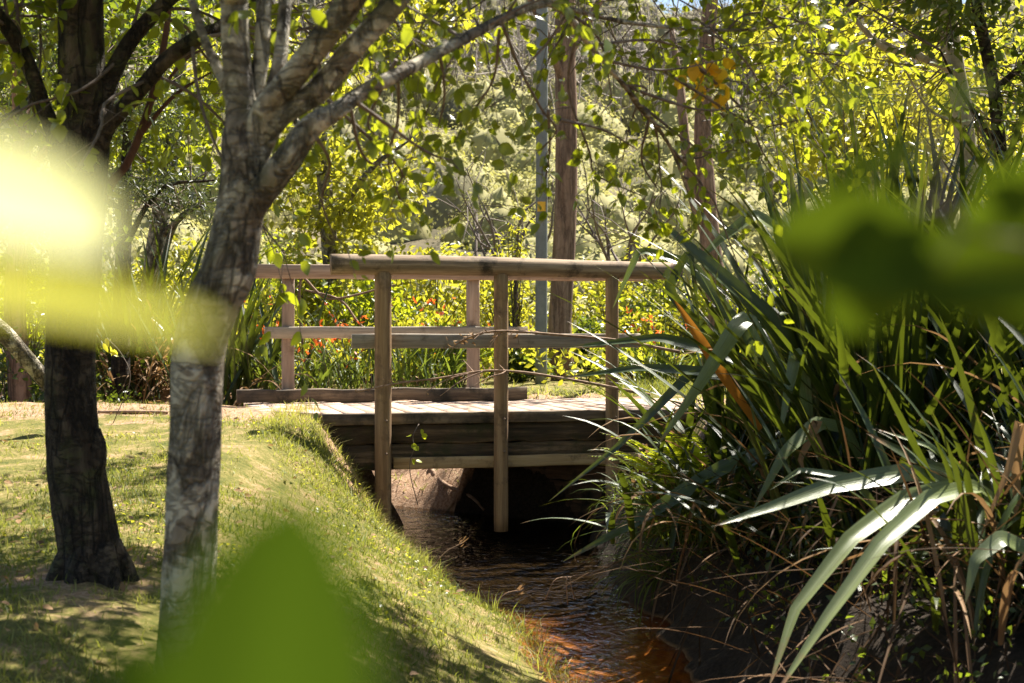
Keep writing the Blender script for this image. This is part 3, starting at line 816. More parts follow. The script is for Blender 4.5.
cc2 = np.vstack([cloud(gl, (-2.6, 5.6, 2.6), (1.0, 1.2, .6), 40, 24, .06, .14, aspect=.62), cloud(gl, (-1.2, 8.4, 3.2), (1.5, 1.3, .3), 44, 44, .075, .07)])  # second cloud: unseen leaf patch added to shade the lawn
tips = np.vstack([cc, cc2]); q = rng.integers(0, 40, len(tips)); src = resample(lp1[3] , 40)[np.clip(q, 8, 39)]
twigs(gw, src, (src + tips) / 2 + rng.normal(size=tips.shape) * .12, tips, np.full(len(tips), .012))
gw.build('twigs', M['twig'], t1); gl.build('foliage', M['pear'], t1)

# --- pale lichen tree, nearest
D2 = 3.3
t2 = thing('pale_tree', 'tree with pale lichen spotted trunk forking into many limbs over the lawn', 'tree', tuple(P(182, 690, D2)))
gt = G(); gw = G(); gl = G()
c2 = [(180, 730), (183, 690), (187, 620), (191, 540), (194, 470), (196, 400), (199, 350), (212, 305), (228, 270), (238, 220), (244, 180), (245, 140), (241, 100), (236, 50), (234, 0), (230, -90), (215, -220), (180, -420)]
r2 = [.085, .072, .0625, .06, .06, .061, .0615, .0625, .062, .056, .056, .054, .036, .033, .032, .03, .026, .016]
tube(gt, [P(a_, b_, D2) for a_, b_ in c2], r2, 32, n=130, rough=.10, seed=2)
limbs2 = [
    ([(240, 150, 0), (254, 100, .02), (262, 50, .04), (264, 0, .06), (272, -80, .1), (300, -220, .2)], [.035, .021, .019, .018, .016, .01]),
    ([(246, 160, .02), (268, 105, .06), (280, 60, .1), (286, 0, .15), (300, -90, .25)], [.03, .02, .017, .015, .01]),
    ([(240, 175, 0), (262, 115, -.03), (288, 82, -.06), (320, 42, -.09), (350, 2, -.12), (400, -70, -.15), (470, -200, -.2)], [.045, .032, .031, .030, .029, .026, .015]),
    ([(240, 195, 0), (258, 152, .0), (278, 118, -.02), (318, 90, -.04), (352, 50, -.06), (394, 4, -.05), (450, -70, 0), (540, -180, .1)], [.045, .030, .028, .029, .027, .025, .022, .012]),
    ([(232, 245, 0), (250, 208, -.02), (284, 165, -.05), (310, 128, -.06), (338, 110, -.05), (363, 92, 0), (408, 69, .08), (465, 38, .25), (508, 16, .4), (536, 5, .55), (560, 8, .7), (590, 45, .85), (640, 105, 1.05), (672, 150, 1.2), (690, 200, 1.3)],
     [.05, .038, .034, .029, .021, .0185, .0165, .0145, .0125, .0115, .010, .0085, .0075, .006, .003]),
    ([(190, -5, .1), (204, 38, .05), (222, 78, .02), (238, 120, 0)], [.010, .011, .013, .012]),
    ([(236, 0, 0), (190, -120, -.4), (100, -260, -.9)], [.03, .022, .01]),
    ([(538, 5, .56), (600, -20, .8), (700, -50, 1.3), (820, -60, 1.8)], [.011, .009, .007, .004]),
    ([(556, 6, .7), (640, 24, 1.0), (740, 30, 1.3), (830, 20, 1.6)], [.008, .0065, .005, .003]),
]
lp2 = []
for pts, rad in limbs2:
    w = [P(a_, b_, D2 + c_) for a_, b_, c_ in pts]; lp2.append(w); tube(gt, w, rad, 14, n=60, rough=.11, seed=len(lp2) + 20)
gt.build('trunk', M['bark_pale'], t2)
# leafy side branches hanging from the long limb
hang = [  # (pixel path, depth offset, sprays)
    ([(395, 76), (400, 120), (392, 160), (402, 200)], .15, 6), ([(440, 52), (448, 95), (440, 130)], .2, 4),
    ([(350, 100), (360, 150), (385, 165), (440, 150)], .2, 6), ([(350, 100), (420, 150), (450, 160)], .1, 5),
    ([(500, 22), (520, 70), (545, 110), (560, 130), (545, 150)], .5, 5), ([(545, 110), (548, 150), (540, 190)], .55, 6),
    ([(470, 40), (430, 20), (380, -10)], .3, 5), ([(575, 30), (570, 90), (585, 150), (600, 175), (640, 195)], .8, 7),
    ([(600, 60), (660, 70), (720, 60)], .9, 7), ([(620, 85), (700, 110), (760, 100)], 1.0, 7), ([(650, 120), (640, 160), (655, 190)], 1.1, 6),
    ([(560, 8), (600, 40), (610, 100)], .8, 6), ([(590, 45), (650, 40), (700, 50), (790, 40)], .9, 8),
    ([(640, 105), (700, 150), (740, 150)], 1.1, 6), ([(672, 150), (700, 190), (695, 225)], 1.2, 5), ([(300, 120), (330, 160), (320, 200), (335, 240)], .3, 3),
    ([(500, 30), (490, 80), (470, 120)], .45, 6), ([(660, 70), (730, 110), (760, 130)], 1.1, 5),
    ([(690, 60), (745, 110), (760, 150), (775, 170)], 1.2, 6), ([(560, 120), (600, 130), (640, 150)], .9, 3),
    ([(400, 60), (370, 120), (380, 140)], .25, 5), ([(330, 100), (400, 165), (395, 185)], .35, 4),
]
for path_, off, ns in hang:
    w = [P(a_ + random.uniform(-4, 4), b_, D2 + off + .12 * k) for k, (a_, b_) in enumerate(path_)]
    tube(gw, w, np.linspace(.0055, .002, len(w)), 6, n=18, rough=.25, seed=ns)
    st, tn = along(w, ns, .3); st[-1] = w[-1]
    leaf_sprays(gw, gl, st, tn * .6 + rdir(ns) * .9, .12, 4, .040, droop=.5, tw=.0018, aspect=.66)
# crown overhead: seen along the top edge and casting the dappled shade
for w, nb in ((lp2[4], 8), (lp2[7], 13), (lp2[8], 12), (lp2[3], 5), (lp2[2], 4), (lp2[0], 3)):
    side_branches(gw, gl, w, nb, .36, .0045, 5, .18, 5, .044, .5, bias=(0, .1, .25), aspect=.66)
for (xa, xb, ya, yb, da, db, n_) in ((300, 480, -20, 50, 3.6, 4.8, 34), (470, 640, -40, 30, 4.2, 5.6, 32), (600, 830, -30, 80, 4.4, 6.4, 66), (690, 830, 40, 150, 4.5, 6.2, 20)):
    st = np.array([P(random.uniform(xa, xb), random.uniform(ya, yb), random.uniform(da, db)) for _ in range(n_)])
    dr = rdir(n_) + np.array([.2, 0, -.2])
    leaf_sprays(gw, gl, st, dr, .30, 8, .044, droop=.5, tw=.003, aspect=.66)
cc = cloud(gl, (.2, 4.4, 2.75), (1.7, 1.6, .55), 70, 24, .058, .10)
cc2 = np.vstack([cloud(gl, (-1.0, 3.2, 3.0), (1.1, 1.2, .7), 60, 24, .058, .12), cloud(gl, (.15, 6.1, 3.1), (2.1, 1.5, .4), 150, 64, .08, .06), cloud(gl, (1.3, 7.2, 3.25), (.9, .9, .3), 46, 50, .075, .07)])  # wide clouds out of view, added to throw shade on lawn and bank
tips = np.vstack([cc, cc2]); allp = np.vstack([resample(w, 30)[16:] for w in lp2[:4] + lp2[6:7]])
near = allp[np.argmin(((tips[:, None] - allp[None])**2).sum(-1), 1)]
twigs(gw, near, (near + tips) / 2 + rng.normal(size=tips.shape) * .1, tips, np.full(len(tips), .008))
gw.build('twigs', M['twig'], t2); gl.build('foliage', M['pear'], t2)
# a bunch of yellowed leaves in the hanging branch
g = G(); n_ = 16
st = np.array([P(random.gauss(708, 14), random.gauss(80, 12), 4.5 + random.uniform(-.05, .1)) for _ in range(n_)])
leaves(g, st, rdir(n_) + np.array([0, 0, -.9]), rdir(n_) + np.array([0, -.6, .3]), .06, .042, rng.random(n_))
g.build('yellow_leaves', M['yellow'], t2)


# ------------------------------------------------------------------ trees further back
def back_tree(name, label, path_, rad, bark, leafm, crown, limbs=(), ls=.1, aspect=.55, cat='tree', tint=(0, 1), fine=False):
    """path_ = [(px,py,d)], crown = [(px,py,d,(rx,ry,rz),clumps,per)]"""
    w = [P(*p) for p in path_]; b = w[0].copy()
    o = thing(name, label, cat, tuple(b))
    w = [w[0] + np.array([0, 0, -.25])] + w
    gt = G(); tube(gt, w, [rad[0] * 1.15] + list(rad), 18, n=60, rough=.10, seed=int(abs(path_[0][0])))
    for lp, lr in limbs: tube(gt, [P(*p) for p in lp], lr, 10, n=30, rough=.1, seed=7)
    gl = G(); tips = []
    for (px, py, d, rr, ncl, nper) in crown:
        tips.append(cloud(gl, P(px, py, d), rr, ncl, nper, ls, .15, fine, tint, .35, aspect))
    tips = np.vstack(tips)[::2]
    allp = np.vstack([resample(w, 40)[22:]] + [resample([P(*p) for p in lp], 20)[5:] for lp, _ in limbs])
    src = allp[np.argmin(((tips[:, None] - allp[None])**2).sum(-1), 1)]
    gt.build('trunk', M[bark], o); gw = G(); twigs(gw, src, (src + tips) / 2 + rng.normal(size=tips.shape) * .15, tips, np.full(len(tips), .007)); gw.build('twigs', M['twig'], o); gl.build('foliage', M[leafm], o)
    return o


back_tree('brown_tree', 'straight brown trunk of tree rising behind the bridge beside grey pole', [(563, 378, 15.5), (560, 330, 15.5), (563, 270, 15.5), (566, 200, 15.5), (566, 120, 15.5), (565, 40, 15.5), (566, -60, 15.5), (570, -300, 15.5)],
          [.145, .13, .123, .125, .12, .112, .10, .06], 'bark_brown', 'pear', [(570, -170, 15.5, (1.8, 1.8, .9), 26, 22)],
          [([(566, 90, 15.5), (540, 20, 15.2), (500, -60, 15)], [.05, .04, .02]), ([(566, 60, 15.5), (600, 0, 15.7), (640, -80, 16)], [.05, .04, .02])], .12)
back_tree('brown_tree', 'brown trunk of tree leaning behind the flax blades', [(722, 345, 14), (716, 290, 14), (710, 240, 14), (706, 190, 14), (703, 140, 14), (704, 95, 14), (708, 30, 14), (715, -60, 14), (720, -250, 14)],
          [.115, .105, .097, .094, .088, .08, .075, .07, .04], 'bark_brown', 'pear', [(730, -190, 14, (1.5, 1.5, .8), 22, 22)],
          [([(710, 245, 14), (694, 200, 14), (686, 150, 14), (680, 90, 14.1), (670, 20, 14.2)], [.06, .055, .05, .045, .02])], .12)
back_tree('slender_tree', 'slender pale trunk rising behind the flax beside a thin dark stem', [(985, 330, 10), (975, 230, 10), (966, 150, 10), (962, 110, 10), (955, 70, 10), (948, 30, 10), (940, -20, 10), (930, -150, 10)],
          [.08, .075, .072, .07, .07, .072, .065, .04], 'bark_white', 'bright', [(900, 60, 11, (1.1, 1.2, .75), 46, 24), (1010, 110, 11.5, (1.0, 1., .9), 46, 24), (800, 10, 11.5, (.9, 1, .5), 30, 22), (960, -70, 10, (1.6, 1.5, .6), 40, 24), (1100, -200, 9.2, (1.7, 1.5, .6), 210, 44), (1330, -270, 7.9, (1.5, 1.4, .6), 70, 34)],  # last two crown masses unseen, added to shade the flax bank
          [([(955, 70, 10), (905, 52, 9.7), (880, 45, 9.4), (845, 8, 9.2)], [.03, .024, .02, .015]), ([(905, 52, 9.7), (870, 40, 9.3), (840, 60, 9), (810, 95, 8.9)], [.015, .012, .009, .005]),
           ([(966, 125, 10), (930, 110, 9.8), (905, 70, 9.5)], [.012, .01, .005])], .085)
back_tree('dark_stemmed_tree', 'thin dark stemmed tree just right of the slender pale trunk', [(1020, 330, 9.5), (1008, 230, 9.5), (1000, 150, 9.5), (994, 90, 9.5), (984, 40, 9.5), (976, 0, 9.5), (965, -100, 9.5)],
          [.05, .046, .044, .042, .04, .036, .02], 'bark_dark', 'dull', [(985, 20, 9.4, (.8, .7, .5), 30, 24), (1040, 130, 9.3, (.6, .7, .8), 36, 24), (900, 0, 9.2, (.8, .6, .4), 26, 22)],
          [([(994, 90, 9.5), (1030, 60, 9.3), (1060, 40, 9.2)], [.025, .02, .01]), ([(1000, 150, 9.5), (960, 90, 9.2), (940, 50, 9)], [.02, .012, .006])], .075)
back_tree('leafy_tree', 'tall lime leaved tree behind the left end of the far rail', [(335, 370, 17), (332, 280, 17), (325, 190, 17), (318, 90, 17), (310, -20, 17)], [.12, .1, .09, .07, .04], 'bark_pale', 'bright',
          [(340, 195, 17, (1.15, 1.2, .85), 75, 26), (275, 60, 17.5, (1.4, 1.2, 1.0), 60, 26), (400, 30, 17, (1.1, 1.2, .55), 36, 24)],
          [([(328, 230, 17), (370, 170, 16.6), (410, 140, 16.5)], [.05, .035, .01]), ([(322, 150, 17), (270, 90, 17), (240, 30, 17)], [.05, .035, .01])], .12)
back_tree('leafy_tree', 'spreading tree seen between the dark and the pale trunk', [(150, 385, 15), (148, 320, 15), (160, 220, 15), (175, 120, 15), (185, 20, 15)], [.13, .11, .1, .08, .04], 'bark_pale', 'pear',
          [(165, 130, 15, (1.2, 1.1, .75), 70, 26), (150, 20, 15, (1.4, 1.2, .6), 50, 26), (30, 60, 14.5, (.9, .9, .9), 40, 24)],
          [([(158, 240, 15), (190, 210, 14.8), (225, 195, 14.7)], [.04, .03, .015]), ([(150, 300, 15), (175, 225, 14.5), (200, 205, 14.4)], [.035, .03, .012]), ([(165, 190, 15), (120, 120, 15), (80, 40, 15)], [.05, .04, .01])], .105)
back_tree('conifer', 'dusky needle leaved tree low between the two left trunks', [(120, 385, 13), (122, 300, 13), (125, 200, 13), (128, 110, 13)], [.09, .08, .06, .03], 'bark_dark', 'needle',
          [(150, 195, 13, (.85, .8, .32), 60, 40), (140, 110, 13, (.8, .8, .4), 50, 40), (50, 190, 13, (.6, .7, .7), 40, 40), (20, 60, 13, (.7, .7, .7), 40, 40)],
          [([(123, 250, 13), (160, 190, 12.8), (215, 180, 12.7)], [.03, .022, .008]), ([(124, 210, 13), (80, 190, 12.8), (30, 200, 12.7)], [.03, .022, .008])], .075, .22)
back_tree('leafy_tree', 'pale green tree beyond the flax at the right, crown above the blades', [(860, 360, 17), (862, 260, 17), (870, 160, 17), (875, 40, 17)], [.12, .1, .09, .05], 'bark_pale', 'bright',
          [(850, 130, 17, (1.3, 1.2, .9), 70, 26), (800, 40, 17.5, (1.3, 1.1, .6), 50, 24), (950, 90, 17, (1.3, 1.2, 1.3), 70, 26)],
          [([(865, 220, 17), (830, 150, 16.7), (800, 100, 16.5)], [.05, .035, .01])], .12)
back_tree('leafy_tree', 'shaded dull leaved tree behind the rough dark trunk', [(20, 390, 12.2), (15, 300, 12.2), (22, 200, 12.2), (20, 90, 12.2), (10, -20, 12.2)], [.1, .09, .085, .07, .04], 'bark_brown', 'dull',
          [(20, 60, 12.2, (.9, .9, .8), 60, 26), (40, 250, 12.6, (.7, .7, .5), 40, 26), (110, 20, 12.4, (.9, .8, .5), 50, 26)],
          [([(22, 180, 12.2), (60, 130, 12), (100, 60, 12)], [.04, .03, .01])], .085)

# grey metal pole with a yellow tag
po = thing('lamp_pole', 'slim grey metal pole with a small yellow tag behind the bridge', 'pole', tuple(P(541, 375, 14.5)))
g = G(); tube(g, [P(541, 390, 14.5), P(541.5, 240, 14.5), P(542, 90, 14.5), P(542, -200, 14.5)], [.062, .061, .06, .055], 18, n=20); g.build('shaft', M['metal'], po)
g = G()
cx, cy, cz = P(540, 207, 14.5); an = np.linspace(-2.3, -.85, 8)
v = np.concatenate([np.stack([cx + .015 + .064 * np.cos(an), cy + .064 * np.sin(an), np.full(8, z_)], -1) for z_ in (cz - .05, cz + .05)])
g.add(v, [np.stack([np.arange(7), np.arange(1, 8), np.arange(9, 16), np.arange(8, 15)], -1)])
pl = g.build('tag', M['sticker'], po)
g = G()
for z_ in (.02, -.005, -.028):
    an2 = np.linspace(-2.0, -1.25, 6)
    v = np.concatenate([np.stack([cx + .015 + .0655 * np.cos(an2), cy + .0655 * np.sin(an2), np.full(6, cz + z_ + q)], -1) for q in (-.006, .006)])
    g.add(v, [np.stack([np.arange(5), np.arange(1, 6), np.arange(7, 12), np.arange(6, 11)], -1)])
g.build('marking', M['dark_mark'], pl)


# ------------------------------------------------------------------ garden behind the bridge
def bush(name, label, px, d, hpx, r, leafm, ls, ncl, nper, aspect=.6, group=None, flowers=0, cat='shrub', fine=False, bark='twig', z=0.0):
    """hpx = picture height of the top"""
    b = P(px, 330, d); b[2] = gz(b[0], b[1]) + z
    H = max(.25, EYE - (hpx - 330) / F * d - b[2])
    o = thing(name, label, cat, tuple(b), 0, group)
    gl, gs = G(), G()
    tips = cloud(gl, b + np.array([0, 0, H * .54]), (r, r * .9, H * .46), ncl, nper, ls, .15, fine, (0, 1), .3, aspect)
    n = min(len(tips), 26)
    src = np.repeat(b[None], n, 0) + rng.normal(size=(n, 3)) * np.array([r * .12, r * .12, 0])
    twigs(gs, src + np.array([0, 0, -.05]), (src * .5 + tips[:n] * .5) + np.array([0, 0, H * .08]), tips[:n], np.full(n, .006 + .004 * H))
    gs.build('stems', M[bark], o); gl.build('foliage', M[leafm], o)
    if flowers:
        gf = G(); k = rng.integers(0, len(tips), flowers); fp = tips[k] + rng.normal(size=(flowers, 3)) * r * .15 + np.array([0, -.05, .05])
        for q in fp:
            gf = G(); leaves(gf, np.repeat(q[None], 6, 0), rdir(6) + np.array([0, -.3, .3]), rdir(6), .05, .032, rng.random(6), False); gf.build('flower', M['flower'], o)
    return o


def strap_plant(name, label, px, d, L, N, w, leafm, flowers=0, group=None, cat='plant', el=(.7, 1.5)):
    b = P(px, 330, d); b[2] = gz(b[0], b[1])
    o = thing(name, label, cat, tuple(b), 0, group)
    g = G(); straps(g, b, N, L, w, el, (.5, 1.9), spread=.12, n=8); g.build('blades', M[leafm], o)
    if flowers:
        gs = G()
        for _ in range(flowers):
            gf = G()
            c = strap(b + np.array([random.gauss(0, .15), random.gauss(0, .15), 0]), random.uniform(0, 6.28), random.uniform(1.1, 1.5), L[1] * random.uniform(.8, 1.15), random.uniform(.4, 1.1))
            tube(gs, c, np.linspace(.004, .002, len(c)), 5)
            e = np.array(c[-4:]); t = rng.random(7) * 2.99; i = t.astype(int); q = e[i] + (e[i + 1] - e[i]) * (t - i)[:, None]
            leaves(gf, q, rdir(7) + np.array([0, 0, .6]), rdir(7), .055, .028, rng.random(7), False); gf.build('blossoms', M['flower'], o)
        gs.build('stalks', M['twig'], o)
    return o


GB = 'shrubs in the garden behind the bridge'
where = [  # px, d, top, r, material, leaf, clumps, label
    (262, 14.2, 285, .55, 'bright', .085, 40, 'lime leaved shrub beside the far left post of the bridge'),
    (318, 16.5, 235, .7, 'bright', .10, 60, 'bright broad leaved shrub rising above the far rail left of the log handrail'),
    (372, 15.2, 262, .6, 'pear', .09, 60, 'mid green shrub directly behind the left round post'),
    (425, 16.2, 240, .75, 'bright', .10, 60, 'yellow green shrub topping the log handrail just right of the left round post'),
    (455, 14.0, 318, .5, 'pear', .075, 44, 'leafy shrub behind the right squared post of the far rail'),
    (500, 17.0, 248, .8, 'bright', .09, 60, 'sunny shrub left of the grey pole above the handrail'),
    (522, 14.9, 352, .35, 'dull', .07, 50, 'dark shrub at the foot of the grey pole'),
    (592, 15.9, 318, .4, 'dull', .08, 50, 'shaded shrub just right of the straight brown trunk'),
    (612, 17.5, 245, .8, 'bright', .085, 60, 'yellow green shrub between the two brown trunks'),
    (655, 16.0, 262, .65, 'pear', .085, 56, 'green shrub above the right end of the log handrail'),
    (640, 14.4, 330, .5, 'pear', .075, 44, 'low green shrub on the verge behind the right round post'),
    (690, 15.5, 290, .6, 'bright', .08, 50, 'lime shrub at the foot of the leaning brown trunk'),
    (745, 15.8, 275, .75, 'bright', .085, 56, 'bright shrub showing between the flax blades'),
    (800, 14.5, 250, .8, 'pear', .09, 60, 'green shrub behind the tall upright flax blades'),
    (900, 13.0, 215, .8, 'dull', .085, 70, 'dark shrub behind the big flax at right'),
    (985, 12.0, 230, .8, 'dull', .085, 70, 'deep green shrub at the right edge behind the slender trunks'),
    (1040, 11.0, 190, .7, 'bright', .08, 60, 'sunlit shrub cut by the right edge of the view'),
    (205, 16.0, 250, .7, 'bright', .09, 50, 'lime shrub showing between the pale trunk and the bladed plant'),
    (60, 12.4, 330, .6, 'dull', .07, 50, 'dark shrub behind the rough dark trunk'),
    (95, 16.5, 250, .8, 'dull', .09, 60, 'shaded shrub seen just right of the rough dark trunk'),
    (165, 17.5, 225, .9, 'bright', .09, 64, 'lime shrub filling the gap between the dark and the pale trunk'),
    (20, 15.5, 260, .8, 'pear', .09, 56, 'green shrub seen left of the rough dark trunk'),
    (262, 18.5, 240, .9, 'pear', .10, 60, 'green shrub just right of the pale trunk above the far rail'),
    (-10, 12.0, 300, .6, 'dull', .07, 50, 'dark shrub at the left edge behind the leaning log'),
]
for (px, d, top, r, m, ls, nc, lab) in where:
    bush('garden_shrub', lab, px, d, top, r, m, ls, nc, 26, .5, GB)
bush('flowering_shrub', 'green shrub dotted with orange flowers left of the left round post', 340, 14.4, 318, .6, 'bright', .07, 50, 24, .45, 'flowering shrubs behind the bridge', 15)
bush('flowering_shrub', 'orange flowered shrub between the left round post and right squared post', 415, 14.6, 300, .6, 'bright', .07, 54, 24, .45, 'flowering shrubs behind the bridge', 15)
bush('flowering_shrub', 'orange flowered shrub behind the right half of the log handrail', 645, 15.2, 305, .6, 'bright', .07, 50, 24, .45, 'flowering shrubs behind the bridge', 14)
GM = 'orange flowered clumps along the far side of the bridge'
for (px, d, L, fl, lab) in ((275, 13.2, (.5, .9), 5, 'strap leaved clump with orange flowers against the far left post'), (312, 12.9, (.45, .8), 6, 'strap leaved clump with orange flowers just right of the far left post'),
                            (345, 13.4, (.5, .95), 7, 'strap leaved clump with orange flowers midway between far left post and round post'), (402, 13.0, (.4, .75), 7, 'orange flowered clump right of the left round post, low by the kerb'),
                            (436, 13.5, (.45, .85), 6, 'orange flowered clump left of the right squared post'), (662, 13.4, (.4, .8), 4, 'thin flowered clump on the verge behind the tips of the flax')):
    strap_plant('montbretia', lab, px, d, L, 60, (.014, .026), 'sedge', fl, GM)
# tall thin stems and dry twigs in the garden
for (pts, lab) in (([(305, 290), (340, 300), (360, 325), (385, 345)], 'bare pale stick leaning in the shrubs behind the far left post'), ([(395, 285), (330, 299), (300, 283)], 'bare horizontal stick in the shrubs left of the round post')):
    g = G(); tube(g, [P(a_, b_, 13.6) for a_, b_ in pts] + [P(pts[-1][0] + 8, 400, 13.7)], np.linspace(.010, .016, len(pts) + 1), 7, n=24, rough=.2); tag(g.build('dead_stick', M['dry_twig']), lab, 'stick')
sh = bush('tall_shrub', 'tall thin light green shoot standing left of the grey pole', 515, 15.5, 190, .16, 'bright', .08, 26, 14, .4)

# undergrowth nobody could count
n = 26000
x = rng.uniform(-6.5, 7, n); y = rng.uniform(12.4, 27, n)
d__, s__, hw__ = stream_dist(x, y); k = ((d__ - hw__) > .8) & (fbm(x * .9, y * .9, 51) > .36) & (y > 12.9 + .25 * np.abs(np.sin(x * 3)) + 1.0 * np.exp(-((x + .3) / 1.3)**2)); x, y = x[k], y[k]; nn = len(x)
hh = (fbm(x * .8, y * .8, 52) * .9 + .1) * (.45 + .05 * (y - 12.5))
p = np.stack([x, y, ground_h(x, y) + hh * rng.random(nn)**.6], -1)
g = G(); sz = rng.uniform(.06, .13, nn)
leaves(g, p, rdir(nn) + np.array([0, 0, .3]), rdir(nn) * .8 + np.array([0, 0, .7]), sz, sz * .5, np.clip(1.6 * (fbm(x * 1.2, y * 1.2, 53) - .25) + rng.normal(size=nn) * .15, 0, 1), False)
tag(g.build('undergrowth', M['bright']), 'tangled lime green undergrowth filling the garden behind the bridge', 'undergrowth', kind='stuff')

# ------------------------------------------------------------------ hills with scrub
def hill_z(x, y):
    t = np.clip((y - 27) / 150, 0, 1.15)
    return 42 * (t**1.05) * (1 - .10 * np.sin(x / 45 + .6)) + 5 * (fbm(x / 22 + 5, y / 22, 61) - .5) * np.clip((y - 30) / 30, 0, 1) - .35


hx = np.linspace(-170, 170, 90); hy = np.concatenate([np.linspace(26, 60, 26), np.linspace(63, 260, 50)])
X, Y = np.meshgrid(hx, hy); g = G(); ny, nx = X.shape
ii = np.arange(ny - 1)[:, None] * nx; jj = np.arange(nx - 1)[None]
g.add(np.stack([X, Y, hill_z(X, Y)], -1).reshape(-1, 3), [np.stack([ii + jj, ii + jj + 1, ii + nx + jj + 1, ii + nx + jj], -1).reshape(-1, 4)])
M['hill'] = plain_mat('shade_dark_hillside', (.05, .045, .025), .95, 0, .35, (.16, .13, .08), .1)  # ground colour darkened to stand for shaded gaps between the shrubs
tag(g.build('hills', M['hill']), None, None, kind='structure')
n = 1000
yy = 29.5 + 170 * rng.random(n)**1.3; xx = (rng.random(n) - .5) * (yy * .84 + 6)
r_ = rng.uniform(.7, 2.2, n) * (.5 + yy / 85); hs_ = rng.uniform(.8, 1.5, n); zz = hill_z(xx, yy)
per = 1000
dd = rdir(n * per).reshape(n, per, 3); dd[..., 2] = np.abs(dd[..., 2])
rad = rng.uniform(.74, 1.12, (n, per, 1))
ph = rng.uniform(0, 50, n)


def bush_r(d, p): return .35 + 1.05 * fbm(d[..., 0] * 2.3 + d[..., 2] * 1.6 + p, d[..., 1] * 2.3 + d[..., 2] * 1.1 + 2 * p, 91, 3)


dd[..., 2] -= .12
pos = np.stack([xx, yy, zz - .1 * r_], -1)[:, None] + dd * (rad * bush_r(dd, ph[:, None])[..., None]) * r_[:, None, None] * np.stack([np.ones(n), np.ones(n), hs_], -1)[:, None]
pos += rng.normal(size=pos.shape) * .05 * r_[:, None, None]
kind = fbm(xx / 10, yy / 18, 62)
tb = np.clip(.95 - (yy - 40) / 110 + 2.4 * (kind - .5) + rng.normal(size=n) * .42, 0, 1); tt = np.clip(np.repeat(tb, per) + rng.normal(size=n * per) * .16, 0, 1)
sz = (np.repeat(r_, per) * rng.uniform(.04, .095, n * per))
ln_ = dd.reshape(-1, 3) * 1.2 + rdir(n * per) * .35
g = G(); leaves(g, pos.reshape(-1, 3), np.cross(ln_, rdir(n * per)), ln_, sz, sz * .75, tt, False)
na, ne = 18, 9                                            # solid, lumpy bush bodies under the leaves
aa, ee = np.meshgrid(np.arange(na) * 2 * math.pi / na, np.linspace(-.25, math.pi / 2, ne))
dv = np.stack([np.cos(aa) * np.cos(ee), np.sin(aa) * np.cos(ee), np.sin(ee)], -1)
bv = np.stack([xx, yy, zz - .1 * r_], -1)[:, None, None] + dv[None] * (.78 * bush_r(dv[None], ph[:, None, None]))[..., None] * r_[:, None, None, None] * np.stack([np.ones(n), np.ones(n), hs_], -1)[:, None, None]
i_ = np.arange(ne - 1)[:, None] * na; j_ = np.arange(na)[None]; q_ = np.stack([i_ + j_, i_ + (j_ + 1) % na, i_ + na + (j_ + 1) % na, i_ + na + j_], -1).reshape(-1, 4)
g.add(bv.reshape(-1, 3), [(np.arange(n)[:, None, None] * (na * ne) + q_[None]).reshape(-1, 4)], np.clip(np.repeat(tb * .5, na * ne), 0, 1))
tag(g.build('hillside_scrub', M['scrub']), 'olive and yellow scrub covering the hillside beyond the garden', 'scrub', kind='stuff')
# bare grey stems standing in the scrub
g = G(); n = 2200; yy = 75 + 110 * rng.random(n); xx = (rng.random(n) - .5) * yy * .8; zz = hill_z(xx, yy)
k = fbm(xx / 12, yy / 18, 66) > .45; xx, yy, zz = xx[k], yy[k], zz[k]; n = len(xx); hgt = rng.uniform(2, 5.5, n)
b0 = np.stack([xx, yy, zz], -1); ln = rng.normal(size=(n, 3)) * np.array([.5, .3, 0]); b2 = b0 + np.stack([np.zeros(n), np.zeros(n), hgt], -1) + ln * 1.2
twigs(g, b0, (b0 + b2) / 2 + rng.normal(size=(n, 3)) * .15, b2, .025 + hgt * .010)
for _ in range(3):
    s0 = b0 + (b2 - b0) * rng.uniform(.4, .9, (n, 1)); e0 = s0 + np.stack([rng.normal(size=n) * 1.1, rng.normal(size=n) * .6, rng.uniform(.3, 1.6, n)], -1)
    twigs(g, s0, (s0 + e0) / 2 + np.array([0, 0, -.1]), e0, .02 + hgt * .006)
M['snag'] = plain_mat('bare_grey_wood', (.20, .16, .13), .9, 0, 3, (.36, .31, .27))
tag(g.build('bare_saplings', M['snag']), 'bare grey sapling stems standing all over the hillside scrub', 'saplings', kind='stuff')
# two bare dark-branched trees at the foot of the hill
for (px, lab, h0) in ((628, 'bare dark branched small tree right of the straight brown trunk', 185), (505, 'bare branched bush left of the grey pole', 175)):
    d = 26; b = P(px, 330, d); b[2] = 0; o = thing('bare_tree', lab, 'tree', tuple(b)); g = G()
    top = EYE - (h0 - 330) / F * d
    for k in range(9):
        a_ = random.uniform(0, 6.28); q = [b + np.array([0, 0, -.2]), b + np.array([random.gauss(0, .1), 0, top * .4])]
        e = q[-1].copy()
        for s in range(4):
            e = e + np.array([math.cos(a_) * .28, math.sin(a_) * .28, top * .14]) + rng.normal(size=3) * .12; q.append(e)
        tube(g, q, np.linspace(.05, .008, 6), 6, n=18, rough=.2, seed=k)
        s2, t2 = along(q, 7, .45); e2 = s2 + rng.normal(size=(7, 3)) * .45 + np.array([0, 0, .15]); twigs(g, s2, (s2 + e2) / 2 + .05, e2, np.full(7, .012))
    g.build('branches', M['twig'], o)

